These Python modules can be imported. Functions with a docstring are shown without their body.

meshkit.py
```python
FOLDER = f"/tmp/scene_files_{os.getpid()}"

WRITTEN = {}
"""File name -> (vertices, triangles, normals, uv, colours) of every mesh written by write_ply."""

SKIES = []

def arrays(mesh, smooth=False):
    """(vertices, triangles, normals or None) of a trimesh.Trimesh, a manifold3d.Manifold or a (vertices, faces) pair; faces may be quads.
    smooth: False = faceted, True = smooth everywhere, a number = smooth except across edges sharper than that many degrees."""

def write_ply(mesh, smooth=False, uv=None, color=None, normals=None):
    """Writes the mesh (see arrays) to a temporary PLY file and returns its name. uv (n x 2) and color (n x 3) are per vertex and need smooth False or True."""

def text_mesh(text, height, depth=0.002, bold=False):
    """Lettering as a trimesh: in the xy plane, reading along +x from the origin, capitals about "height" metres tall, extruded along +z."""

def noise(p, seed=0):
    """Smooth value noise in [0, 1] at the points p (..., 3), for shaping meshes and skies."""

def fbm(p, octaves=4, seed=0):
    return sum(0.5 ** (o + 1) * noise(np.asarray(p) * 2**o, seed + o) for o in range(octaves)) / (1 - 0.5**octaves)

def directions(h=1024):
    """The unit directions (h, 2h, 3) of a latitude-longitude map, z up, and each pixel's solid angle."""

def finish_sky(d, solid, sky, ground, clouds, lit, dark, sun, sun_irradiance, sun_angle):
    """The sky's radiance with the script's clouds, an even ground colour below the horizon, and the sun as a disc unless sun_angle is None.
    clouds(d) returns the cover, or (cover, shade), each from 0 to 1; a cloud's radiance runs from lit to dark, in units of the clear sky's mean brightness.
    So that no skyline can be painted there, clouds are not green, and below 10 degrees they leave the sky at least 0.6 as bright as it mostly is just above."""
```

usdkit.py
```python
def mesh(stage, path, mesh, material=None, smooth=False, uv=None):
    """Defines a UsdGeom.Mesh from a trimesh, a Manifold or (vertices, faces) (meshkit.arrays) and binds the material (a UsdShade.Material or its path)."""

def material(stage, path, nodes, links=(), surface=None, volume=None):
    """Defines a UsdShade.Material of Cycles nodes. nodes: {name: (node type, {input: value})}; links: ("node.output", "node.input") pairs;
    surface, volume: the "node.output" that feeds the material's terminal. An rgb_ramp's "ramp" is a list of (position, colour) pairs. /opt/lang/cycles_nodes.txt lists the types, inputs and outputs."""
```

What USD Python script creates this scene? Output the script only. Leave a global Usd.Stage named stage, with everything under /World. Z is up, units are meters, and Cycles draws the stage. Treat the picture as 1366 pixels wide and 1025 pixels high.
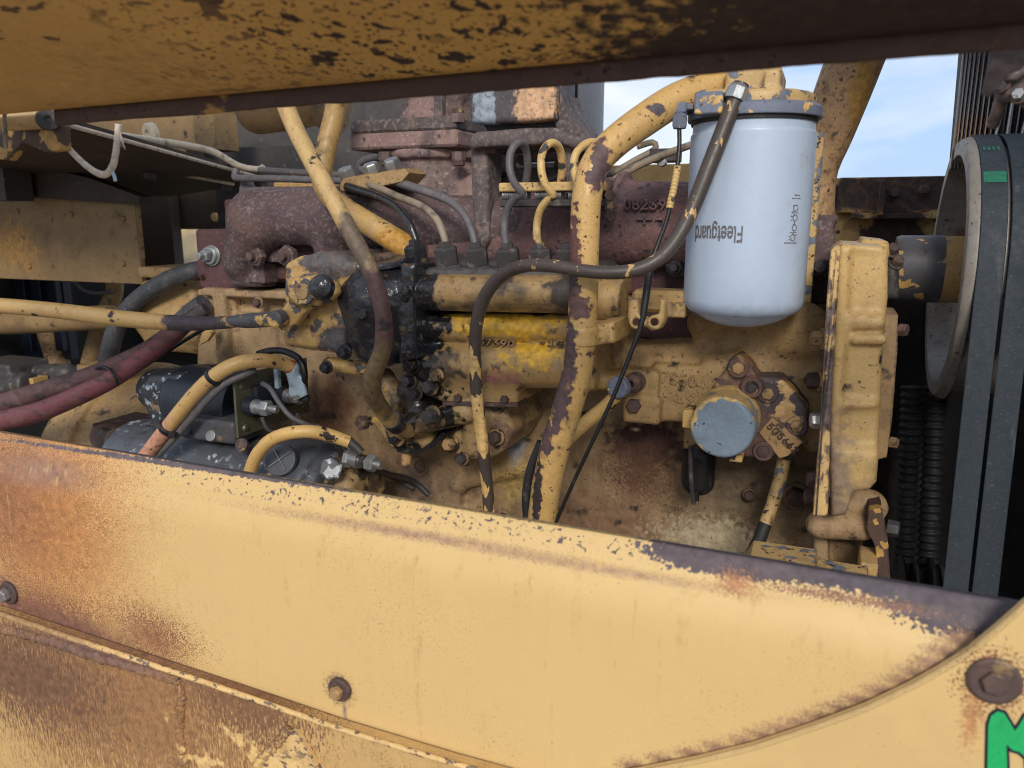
import math, numpy as np, trimesh, shapely.geometry as sg, usdkit, meshkit
from pxr import Usd, UsdGeom, UsdLux, UsdShade, Gf, Sdf
from meshkit import noise, fbm

stage = Usd.Stage.CreateInMemory()
UsdGeom.SetStageUpAxis(stage, 'Z'); UsdGeom.SetStageMetersPerUnit(stage, 1.0)
UsdGeom.Xform.Define(stage, '/World'); UsdGeom.Scope.Define(stage, '/World/Looks')
V = lambda *a: np.array(a, float)

# ---------------------------------------------------------------- camera
YAW, PITCH, FPX, EXPOSURE = math.radians(22.0), math.radians(12.0), 1032.0, 0.86
C = V(0, 0, 1.70)
FH, RT = V(-math.sin(YAW), math.cos(YAW), 0), V(math.cos(YAW), math.sin(YAW), 0)
FW = FH * math.cos(PITCH) - V(0, 0, math.sin(PITCH))
UPV = np.cross(RT, FW)
cam = UsdGeom.Camera.Define(stage, '/World/camera')
m = np.eye(4); m[0, :3], m[1, :3], m[2, :3], m[3, :3] = RT, UPV, -FW, C
cam.AddTransformOp().Set(Gf.Matrix4d(m.tolist()))
cam.CreateFocalLengthAttr(26.0); cam.CreateHorizontalApertureAttr(26.0 * 1366 / FPX); cam.CreateVerticalApertureAttr(26.0 * 1025 / FPX)
cam.CreateClippingRangeAttr(Gf.Vec2f(0.02, 500)); cam.CreateFStopAttr(9.0); cam.CreateFocusDistanceAttr(0.78); cam.CreateExposureAttr(EXPOSURE)

# ---------------------------------------------------------------- sky and sun
SUN = V(0.26, -0.80, 0.48); SUN /= np.linalg.norm(SUN)
sun = UsdLux.DistantLight.Define(stage, '/World/sun')
sun.CreateIntensityAttr(0.37); sun.CreateAngleAttr(16.0); sun.CreateNormalizeAttr(True); sun.CreateColorAttr(Gf.Vec3f(1.0, 0.93, 0.82))
zx = SUN; xx = np.cross(V(0, 0, 1), zx); xx /= np.linalg.norm(xx); yx = np.cross(zx, xx)
m = np.eye(4); m[0, :3], m[1, :3], m[2, :3] = xx, yx, zx
sun.AddTransformOp().Set(Gf.Matrix4d(m.tolist()))
dome = UsdLux.DomeLight.Define(stage, '/World/sky')
SKY = usdkit.material(stage, '/World/Looks/sky_light', {
    'tc': ('texture_coordinate', {}),
    'mp': ('mapping', {'scale': (1.0, 1.0, 3.2), 'location': (3.1, 0.4, 1.0)}),
    'n': ('noise_texture', {'scale': 2.1, 'detail': 7.0, 'roughness': 0.56, 'distortion': 0.35}),
    'r': ('map_range', {'from_min': 0.38, 'from_max': 0.62, 'to_min': 0.0, 'to_max': 1.0, 'clamp': True}),
    'cl': ('mix_color', {'blend_type': 'mix', 'a': (3.5, 5.0, 7.6), 'b': (7.7, 7.8, 7.9)}),
    's': ('sky_texture', {'sky_type': 'single_scattering', 'sun_disc': False, 'sun_elevation': float(math.asin(SUN[2])), 'sun_rotation': float(math.atan2(SUN[0], SUN[1])), 'altitude': 300.0, 'air_density': 1.0, 'aerosol_density': 1.0, 'ozone_density': 1.0}),
    'mx': ('mix_color', {'blend_type': 'mix', 'fac': 0.86}),
    'bg': ('background_shader', {'strength': 0.074})},
    [('tc.generated', 'mp.vector'), ('mp.vector', 'n.vector'), ('n.fac', 'r.value'), ('r.result', 'cl.fac'), ('cl.result', 'mx.b'), ('s.color', 'mx.a'), ('mx.result', 'bg.color')], surface='bg.background')
UsdShade.MaterialBindingAPI.Apply(dome.GetPrim()).Bind(SKY)
dome.GetPrim().SetCustomDataByKey('kind', 'structure'); dome.GetPrim().SetCustomDataByKey('label', 'pale blue sky with thin cloud'); dome.GetPrim().SetCustomDataByKey('category', 'sky')

# ---------------------------------------------------------------- pixel of the photograph at distance y -> point of the place
def P(px, py, y):
    r = FW + (px - 683.0) / FPX * RT - (py - 512.5) / FPX * UPV
    return C + r * (y / r[1])
def S(px, py, y):                                   # metres per photograph pixel there
    return float((P(px, py, y) - C) @ FW) / FPX

# ---------------------------------------------------------------- things and parts
_used = {}
def _number(base, where):
    k = (where, base); n = _used.get(k, 0); _used[k] = n + 1
    return base if n == 0 else f'{base}_{n:03d}'
class Thing:
    def __init__(s, name, label, cat, group=None, kind=None):
        s.name, s.label, s.cat, s.group, s.kind, s.parts = name, label, cat, group, kind, []
    def part(s, name, mesh, mat, smooth=35, parent=None, label=None, kind=None):
        s.parts.append((name, mesh, mat, smooth, parent, label, kind)); return len(s.parts) - 1
    def done(s):
        lo, hi = np.array([p[1].bounds[0] for p in s.parts]).min(0), np.array([p[1].bounds[1] for p in s.parts]).max(0)
        loc = V((lo[0] + hi[0]) / 2, (lo[1] + hi[1]) / 2, lo[2])
        path = '/World/' + _number(s.name, '/World')
        single = len(s.parts) == 1
        if not single:
            x = UsdGeom.Xform.Define(stage, path); x.AddTranslateOp().Set(Gf.Vec3d(*loc)); prim = x.GetPrim()
        paths = []
        for name, mesh, mat, smooth, parent, label, kind in s.parts:
            base = path if parent is None else paths[parent]
            pp = path if single else base + '/' + _number(name, base)
            mm = mesh.copy(); mm.apply_translation(-loc)
            g = usdkit.mesh(stage, pp, mm, mat, smooth)
            if single:
                g.AddTranslateOp().Set(Gf.Vec3d(*loc)); prim = g.GetPrim()
            elif label: g.GetPrim().SetCustomDataByKey('label', label)
            if kind: g.GetPrim().SetCustomDataByKey('kind', kind)
            paths.append(pp)
        for k, v in (('label', s.label), ('category', s.cat), ('group', s.group), ('kind', s.kind)):
            if v: prim.SetCustomDataByKey(k, v)
        return prim
def one(name, label, cat, mesh, mat, smooth=35, group=None, kind=None):
    t = Thing(name, label, cat, group, kind); t.part(name, mesh, mat, smooth); return t.done()

# ---------------------------------------------------------------- mesh helpers
def cat(*ms): return trimesh.util.concatenate([x for x in ms])
def frame(d):
    d = np.asarray(d, float); d = d / np.linalg.norm(d)
    a = V(0, 0, 1) if abs(d[2]) < 0.9 else V(1, 0, 0)
    x = np.cross(a, d); x /= np.linalg.norm(x)
    return np.stack([x, np.cross(d, x), d], 1)
def lathe(profile, base, axis, n=32, spin=0.0):
    """profile [(radius, height)] turned about axis from base"""
    prof = np.array(profile, float); F = frame(axis); k = len(prof)
    a = np.arange(n) / n * 2 * math.pi + spin
    pts = np.stack([np.cos(a)[:, None] * prof[:, 0], np.sin(a)[:, None] * prof[:, 0], np.tile(prof[:, 1], (n, 1))], -1).reshape(-1, 3)
    v = pts @ F.T + np.asarray(base)
    i, j = np.meshgrid(np.arange(n), np.arange(k - 1), indexing='ij'); i2 = (i + 1) % n
    q = np.stack([i * k + j, i2 * k + j, i2 * k + j + 1, i * k + j + 1], -1).reshape(-1, 4)
    f = np.vstack([q[:, [0, 1, 2]], q[:, [0, 2, 3]]])
    t = trimesh.Trimesh(v, f, process=False); t.merge_vertices(); t.update_faces(t.nondegenerate_faces()); return t
def spline(pts, step=0.006):
    p = np.asarray(pts, float)
    if len(p) == 2: 
        n = max(2, int(np.linalg.norm(p[1] - p[0]) / step)); return p[0] + (p[1] - p[0]) * np.linspace(0, 1, n + 1)[:, None]
    q = np.vstack([2 * p[0] - p[1], p, 2 * p[-1] - p[-2]]); out = []
    for i in range(1, len(q) - 2):
        a, b, c, d = q[i - 1:i + 3]; L = np.linalg.norm((c - b)[:3]); n = max(2, int(L / step))
        t = (np.arange(n) / n)[:, None]
        out.append(0.5 * (2 * b + (c - a) * t + (2 * a - 5 * b + 4 * c - d) * t**2 + (3 * b - a - 3 * c + d) * t**3))
    return np.vstack(out + [p[-1:]])
def sweep(pts, r, n=20, step=0.006, bump=0.0, seed=0, mod=None):
    """round tube through points; r a number or one per point"""
    pts = np.asarray(pts, float); rr = np.full(len(pts), r, float) if np.ndim(r) == 0 else np.asarray(r, float)
    s = spline(np.hstack([pts, rr[:, None]]), step); c, rad = s[:, :3], s[:, 3]
    t = np.gradient(c, axis=0); t /= np.linalg.norm(t, axis=1, keepdims=True)
    F = frame(t[0]); x = F[:, 0]; rings = []; L = np.concatenate([[0], np.cumsum(np.linalg.norm(np.diff(c, axis=0), axis=1))])
    a = np.arange(n) / n * 2 * math.pi
    for i in range(len(c)):
        x = x - t[i] * (x @ t[i]); x /= np.linalg.norm(x); y = np.cross(t[i], x)
        k = rad[i] * (1 if mod is None else mod(L[i]))
        rings.append(c[i] + k * (np.cos(a)[:, None] * x + np.sin(a)[:, None] * y))
    v = np.vstack(rings); k = len(c)
    if bump:
        ax = np.repeat(c, n, 0); d = v - ax
        v = ax + d * (1 + bump * (fbm(v / (rad.mean() * 1.3), 3, seed) - 0.5))[:, None]
    i, j = np.meshgrid(np.arange(k - 1), np.arange(n), indexing='ij'); j2 = (j + 1) % n
    q = np.stack([i * n + j, i * n + j2, (i + 1) * n + j2, (i + 1) * n + j], -1).reshape(-1, 4)
    f = [np.vstack([q[:, [0, 1, 2]], q[:, [0, 2, 3]]])]
    v = np.vstack([v, c[:1], c[-1:]]); A, B = len(v) - 2, len(v) - 1
    jj = np.arange(n); f += [np.stack([np.full(n, A), (jj + 1) % n, jj], 1), np.stack([np.full(n, B), (k - 1) * n + jj, (k - 1) * n + (jj + 1) % n], 1)]
    return trimesh.Trimesh(v, np.vstack(f), process=False)
def tube(px, rpx, **k):
    """px: [(photo x, photo y, distance)], rpx radius in photo pixels (number or list)"""
    pts = [P(*q) for q in px]; rr = [S(*q) * (rpx if np.ndim(rpx) == 0 else rpx[i]) for i, q in enumerate(px)]
    return sweep(pts, rr, **k)
def LIP(px, dz): x = float(P(px, 578 + .168 * px, .43)[0]); return V(x, .4275, P(0, 578, .436)[2] + (P(1340, 803, .436)[2] - P(0, 578, .436)[2]) * (x - P(0, 578, .436)[0]) / (P(1340, 803, .436)[0] - P(0, 578, .436)[0]) + dz)
def rbox(lo, hi, r=0.002):
    lo, hi = np.minimum(lo, hi), np.maximum(lo, hi); r = min(r, 0.45 * float((hi - lo).min()))
    pts = []
    for sx in (0, 1):
        for sy in (0, 1):
            for sz in (0, 1):
                c = np.where([sx, sy, sz], hi, lo).astype(float); d = np.where([sx, sy, sz], -1, 1)
                for ax in ((1, 0, 0), (0, 1, 0), (0, 0, 1), (0.42, 0.42, 1), (1, 0.42, 0.42), (0.42, 1, 0.42)):
                    pts.append(c + d * r * (1 - np.array(ax, float)) if sum(ax) < 1.5 else c + d * r * (1 - np.array(ax, float)) * 0.62)
    return trimesh.convex.convex_hull(np.array(pts))
def pbox(x0, y0, x1, y1, ya, yb, r=0.002):
    """box whose front face fills photo pixels x0..x1, y0..y1 at distance ya and which goes back to yb"""
    xm, ym = (x0 + x1) / 2, (y0 + y1) / 2
    return rbox(V(P(x0, ym, ya)[0], ya, P(xm, y1, ya)[2]), V(P(x1, ym, ya)[0], yb, P(xm, y0, ya)[2]), r)
def xz(px, y): return [tuple(P(a, b, y)[[0, 2]]) for a, b in px]
def plate(px, ya, yb, holes=(), subdiv=None):
    """flat plate: outline in photo pixels at distance ya, as thick as yb - ya"""
    poly = sg.Polygon(xz(px, ya), [xz(h, ya) for h in holes]).buffer(0)
    t = trimesh.creation.extrude_polygon(poly, abs(yb - ya), engine='earcut')
    v = t.vertices.copy(); t.vertices = np.stack([v[:, 0], min(ya, yb) + v[:, 2], v[:, 1]], 1); t.invert()
    if subdiv: t = subd(t, subdiv)
    return t
def subd(t, e):
    v, f = trimesh.remesh.subdivide_to_size(t.vertices, t.faces, e, max_iter=14); r = trimesh.Trimesh(v, f, process=False); r.merge_vertices(); return r
def circ(cx, cy, rx, ry=None, n=24): return [(cx + rx * math.cos(i / n * 6.28318), cy + (ry or rx) * math.sin(i / n * 6.28318)) for i in range(n)]
def rough(t, amp, scale, seed=0):
    t = t.copy(); n = t.vertex_normals; t.vertices = t.vertices + n * ((fbm(t.vertices * scale + 7.3, 3, seed) - 0.5) * 2 * amp)[:, None]; return t
_spin = [0]
def hexhead(pos, d, r, h=None, round_top=False):
    _spin[0] += 1; h = h or r * 1.1
    return lathe([(0, 0), (r, 0), (r, h * 0.8), (r * 0.86, h), (r * 0.4, h * 1.0), (0, h * 1.02)], pos, d, 6, spin=_spin[0] * 1.7)
def ring(pos, d, r0, r1, h): return lathe([(r0, 0), (r1, 0), (r1, h * 0.75), (r1 - 0.25 * h, h), (r0, h), (r0, 0)], pos, d, 28)
def disc(pos, d, r, h, c=None, n=32):
    c = c if c is not None else min(r, h) * 0.2
    return lathe([(0, 0), (r, 0), (r, h - c), (r - c * 0.3, h - 0.3 * c), (r - c, h), (0, h)], pos, d, n)
TO = V(0.0, -1.0, 0.0)                                # towards the open side
def bolt(t, pos, d, r, mat, wmat=None, h=None, name='bolt', parent=None, wr=1.5, stud=0.0):
    d = np.asarray(d, float) / np.linalg.norm(d); wh = r * 0.28 if wmat is not None else 0.0
    mesh = hexhead(pos + d * wh, d, r, h); wr = min(wr, 1.32)
    if stud: mesh = cat(mesh, lathe([(0, 0), (r * 0.52, 0), (r * 0.52, stud - r * 0.1), (r * 0.42, stud), (0, stud)], pos + d * (wh + (h or r * 1.1) * 0.9), d, 14))
    i = t.part(name, mesh, mat, 30, parent=parent)
    if wmat is not None and parent is None: t.part('washer', ring(pos - d * 0.0006, d, r * 0.3, r * wr, wh + 0.0006), wmat, 30, parent=i)
    return i
def pbolt(t, px, py, y, rpx, mat, wmat=None, d=TO, **k):
    s = S(px, py, y)
    if 'h' in k: k['h'] *= s
    if 'stud' in k: k['stud'] *= s
    return bolt(t, P(px, py, y), d, rpx * s, mat, wmat, **k)
def letters(txt, px, py, y, hpx, wpx, depth=0.0012, tilt=0.0, bold=True, normal=None, slope=None):
    """raised lettering on a face towards the open side: lower left corner at the pixel, hpx tall, wpx wide"""
    t = meshkit.text_mesh(txt, 1.0, 1.0, bold); b = t.bounds; v = (t.vertices - b[0]) / np.maximum(b[1] - b[0], 1e-9); s = S(px, py, y)
    X, Z, D = v[:, 0] * wpx * s, v[:, 1] * hpx * s, v[:, 2]
    ca, sa = math.cos(tilt), math.sin(tilt)
    o = P(px, py, y)
    t.vertices = np.stack([o[0] + X * ca - Z * sa, y - D * depth + 0.0004, o[2] + X * sa + Z * ca], 1); t.invert()
    if t.volume < 0: t.invert()
    return t

# ---------------------------------------------------------------- castings: rounded solids blended together
def surface_nets(vol, o, h):
    s = vol < 0; C8 = [(a, b, c) for a in (0, 1) for b in (0, 1) for c in (0, 1)]
    n = np.array(vol.shape) - 1
    cnt = sum(s[a:a + n[0], b:b + n[1], c:c + n[2]].astype(np.int8) for a, b, c in C8)
    idx = np.argwhere((cnt > 0) & (cnt < 8)); cid = np.full(n, -1, np.int64); cid[tuple(idx.T)] = np.arange(len(idx))
    acc, k = np.zeros((len(idx), 3)), np.zeros(len(idx))
    for a in C8:
        for b in C8:
            if sum(b) - sum(a) == 1 and all(y >= x for x, y in zip(a, b)):
                va, vb = vol[tuple((idx + a).T)], vol[tuple((idx + b).T)]; x = (va < 0) != (vb < 0)
                t = np.where(x, va / np.where(x, va - vb, 1), 0)
                acc += np.where(x[:, None], np.array(a) + (np.array(b) - np.array(a)) * t[:, None], 0); k += x
    v = o + h * (idx + acc / k[:, None]); F = []
    for ax in range(3):
        sl0 = [slice(None)] * 3; sl1 = [slice(None)] * 3; sl0[ax] = slice(0, -1); sl1[ax] = slice(1, None)
        e = np.argwhere(s[tuple(sl0)] != s[tuple(sl1)]); u, w = (ax + 1) % 3, (ax + 2) % 3
        e = e[(e[:, u] > 0) & (e[:, w] > 0) & (e[:, u] < n[u]) & (e[:, w] < n[w])]
        def at(du, dw): q = e.copy(); q[:, u] -= du; q[:, w] -= dw; return cid[tuple(q.T)]
        q = np.stack([at(1, 1), at(0, 1), at(0, 0), at(1, 0)], 1); inside = s[tuple(e.T)]
        q[~inside] = q[~inside][:, ::-1]; F.append(q)
    q = np.vstack(F); return trimesh.Trimesh(v, np.vstack([q[:, [0, 1, 2]], q[:, [0, 2, 3]]]), process=False)
def capsule(a, b, ra, rb=None):
    a, b = np.asarray(a, float), np.asarray(b, float); rb = ra if rb is None else rb; ba = b - a; L = max(ba @ ba, 1e-12); r = max(ra, rb)
    def f(X, Y, Z):
        t = np.clip(((X - a[0]) * ba[0] + (Y - a[1]) * ba[1] + (Z - a[2]) * ba[2]) / L, 0, 1)
        return np.sqrt((X - a[0] - t * ba[0])**2 + (Y - a[1] - t * ba[1])**2 + (Z - a[2] - t * ba[2])**2) - (ra + (rb - ra) * t)
    return f, np.minimum(a, b) - r, np.maximum(a, b) + r
def rod(a, b, r, rnd=0.002):
    a, b = np.asarray(a, float), np.asarray(b, float); ba = b - a; L = np.linalg.norm(ba); d = ba / L
    def f(X, Y, Z):
        t = (X - a[0]) * d[0] + (Y - a[1]) * d[1] + (Z - a[2]) * d[2]
        q = np.sqrt(np.maximum((X - a[0])**2 + (Y - a[1])**2 + (Z - a[2])**2 - t * t, 0)) - r + rnd; w = np.abs(t - L / 2) - L / 2 + rnd
        return np.minimum(np.maximum(q, w), 0) + np.sqrt(np.maximum(q, 0)**2 + np.maximum(w, 0)**2) - rnd
    return f, np.minimum(a, b) - r, np.maximum(a, b) + r
def block(lo, hi, rnd=0.003):
    lo, hi = np.minimum(lo, hi).astype(float), np.maximum(lo, hi).astype(float); c, e = (lo + hi) / 2, (hi - lo) / 2 - rnd
    def f(X, Y, Z):
        x, y, z = np.abs(X - c[0]) - e[0], np.abs(Y - c[1]) - e[1], np.abs(Z - c[2]) - e[2]
        return np.minimum(np.maximum(np.maximum(x, y), z), 0) + np.sqrt(np.maximum(x, 0)**2 + np.maximum(y, 0)**2 + np.maximum(z, 0)**2) - rnd
    return f, lo, hi
def pblock(x0, y0, x1, y1, ya, yb, rnd=0.003):
    xm, ym = (x0 + x1) / 2, (y0 + y1) / 2
    return block(V(P(x0, ym, ya)[0], ya, P(xm, y1, ya)[2]), V(P(x1, ym, ya)[0], yb, P(xm, y0, ya)[2]), rnd)
def slab(px, ya, yb, rnd=0.003):
    """rounded slab with an outline in photo pixels at distance ya, going back to yb"""
    poly = np.array(xz(px, ya)); ya, yb = min(ya, yb), max(ya, yb); k = len(poly)
    def f(X, Y, Z):
        d = np.full(np.broadcast(X, Z).shape, 1e9); ins = np.zeros(d.shape, bool)
        for i in range(k):
            a, b = poly[i], poly[(i + 1) % k]; e = b - a; wx, wz = X - a[0], Z - a[1]
            t = np.clip((wx * e[0] + wz * e[1]) / max(e @ e, 1e-12), 0, 1)
            d = np.minimum(d, (wx - e[0] * t)**2 + (wz - e[1] * t)**2)
            if a[1] != b[1]: ins ^= ((a[1] > Z) != (b[1] > Z)) & (X < (b[0] - a[0]) * (Z - a[1]) / (b[1] - a[1]) + a[0])
        q = np.where(ins, -1, 1) * np.sqrt(d) + rnd; w = np.abs(Y - (ya + yb) / 2) - (yb - ya) / 2 + rnd
        return np.minimum(np.maximum(q, w), 0) + np.sqrt(np.maximum(q, 0)**2 + np.maximum(w, 0)**2) - rnd
    return f, V(poly[:, 0].min(), ya, poly[:, 1].min()), V(poly[:, 0].max(), yb, poly[:, 1].max())
class Casting:
    def __init__(s, h=0.003): s.h, s.ops = h, []
    def add(s, prim, k=0.005): s.ops.append((1, prim, k)); return s
    def sub(s, prim, k=0.004): s.ops.append((-1, prim, k)); return s
    def mesh(s, amp=0.0, scale=60, seed=0):
        lo = np.min([p[1] for sg_, p, k in s.ops if sg_ > 0], 0) - 3 * s.h; hi = np.max([p[2] for sg_, p, k in s.ops if sg_ > 0], 0) + 3 * s.h
        ax = [np.arange(lo[i], hi[i] + s.h, s.h) for i in range(3)]; D = None
        for sign, (f, a, b), k in s.ops:
            m = 3 * k + 4 * s.h
            sl = [slice(max(0, int(np.searchsorted(ax[i], a[i] - m)) - 1), int(np.searchsorted(ax[i], b[i] + m)) + 1) for i in range(3)]
            if D is None: D = np.full([len(q) for q in ax], 1e3)
            g = [ax[i][sl[i]].reshape([-1 if i == j else 1 for j in range(3)]) for i in range(3)]
            d = np.broadcast_to(f(*g), D[tuple(sl)].shape); o = D[tuple(sl)]
            if sign > 0:
                hh = np.maximum(k - np.abs(o - d), 0) / k if k else 0
                D[tuple(sl)] = np.minimum(o, d) - hh * hh * k / 4
            else:
                hh = np.maximum(k - np.abs(o + d), 0) / k if k else 0
                D[tuple(sl)] = np.maximum(o, -d) + hh * hh * k / 4
        t = surface_nets(D, lo, s.h)
        return rough(t, amp, scale, seed) if amp else t
# ---------------------------------------------------------------- materials: paint, rust, grime by noise at the surface's place
class Graph:
    def __init__(s): s.n, s.l = {}, []
    def add(s, kind, **inp):
        name = f'k{len(s.n)}'; vals = {}
        for k, v in inp.items():
            if isinstance(v, str) and '.' in v: s.l.append((v, f'{name}.{k}'))
            else: vals[k] = v
        s.n[name] = (kind, vals); return name
    def math(s, op, a, b=0.5, clamp=False): return s.add('math', math_type=op, value1=a, value2=b, use_clamp=clamp) + '.value'
    def rng(s, v, lo, hi, a=0.0, b=1.0): return s.add('map_range', value=v, from_min=lo, from_max=hi, to_min=a, to_max=b, clamp=True) + '.result'
    def mixc(s, f, a, b, bt='mix'): return s.add('mix_color', blend_type=bt, fac=f, a=a, b=b) + '.result'
    def mixf(s, f, a, b): return s.add('mix_float', fac=f, a=a, b=b) + '.result'
class Mat:
    """masks: ('n', scale, lo, hi[, stretch, detail]) noise; ('v', scale, lo, hi) spots; ('p', centre, radii, ragged, noise scale, lo, hi) a stain at a place; ('e', radius, lo, hi) worn edges; ('*', a, b) both; ('+', a, b) either; ('-', a) not"""
    def __init__(s): s.g = Graph(); s.pos = s.g.add('geometry') + '.position'; s.off = 0
    def noise(s, scale, stretch=None, detail=5.0, rough=0.55, dist=0.0):
        s.off += 1; g = s.g; mp = g.add('mapping', vector=s.pos, location=(s.off * 1.37, s.off * 0.71, s.off * 2.11), scale=tuple(stretch or (1.0, 1.0, 1.0))) + '.vector'
        return g.add('noise_texture', vector=mp, scale=float(scale), detail=detail, roughness=rough, distortion=dist) + '.fac'
    def mask(s, d):
        g, k = s.g, d[0]
        if k == 'n':
            v = s.noise(d[1], d[4] if len(d) > 4 else None, d[5] if len(d) > 5 else 5.0); s.last = (v, d[2]); return g.rng(v, d[2], d[3])
        if k == 'v':
            w = s.noise(d[1] * 1.7, None, 3.0); s.off += 1
            mp = g.add('mapping', vector=s.pos, location=(s.off * 1.37, s.off * 0.71, s.off * 2.11), scale=tuple(d[4] if len(d) > 4 else (1.0, 1.0, 1.0))) + '.vector'
            v = g.add('voronoi_texture', vector=mp, scale=float(d[1])) + '.distance'
            return g.rng(g.math('add', v, g.math('multiply', g.math('subtract', w, 0.5), 0.9)), d[3], d[2])
        if k == 'p':
            c, r, amp, sc = d[1], d[2], d[3], d[4]; r = (r, r, r) if np.ndim(r) == 0 else r
            q = g.add('vector_math', math_type='subtract', vector1=s.pos, vector2=tuple(map(float, c))) + '.vector'
            q = g.add('vector_math', math_type='divide', vector1=q, vector2=tuple(map(float, r))) + '.vector'
            L = g.add('vector_math', math_type='length', vector1=q) + '.value'
            v = g.math('subtract', 1.0, L)
            for c2 in (d[8] if len(d) > 8 else ()):
                q = g.add('vector_math', math_type='subtract', vector1=s.pos, vector2=tuple(map(float, c2))) + '.vector'
                q = g.add('vector_math', math_type='divide', vector1=q, vector2=tuple(map(float, r))) + '.vector'
                v = g.math('maximum', v, g.math('subtract', 1.0, g.add('vector_math', math_type='length', vector1=q) + '.value'))
            if amp: v = g.math('add', v, g.math('multiply', g.math('subtract', s.noise(sc, d[7] if len(d) > 7 and d[7] else None), 0.5), amp * 2))
            s.last = (v, d[5] if len(d) > 5 else 0.0); return g.rng(v, d[5] if len(d) > 5 else 0.0, d[6] if len(d) > 6 else 0.12)
        if k == 'e':
            b = g.add('bevel', samples=4, radius=float(d[1])) + '.bevel'; nn = g.add('geometry') + '.normal'
            dp = g.add('vector_math', math_type='dot_product', vector1=b, vector2=nn) + '.value'
            v = g.math('subtract', 1.0, dp)
            return g.rng(g.math('add', v, g.math('multiply', g.math('subtract', s.noise(160.0), 0.5), 0.35)), d[2], d[3])
        if k == '*': return g.math('multiply', s.mask(d[1]), s.mask(d[2]))
        if k == '+': return g.math('maximum', s.mask(d[1]), s.mask(d[2]))
        if k == '-': return g.math('subtract', 1.0, s.mask(d[1]))
LOOKS = {}
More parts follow.
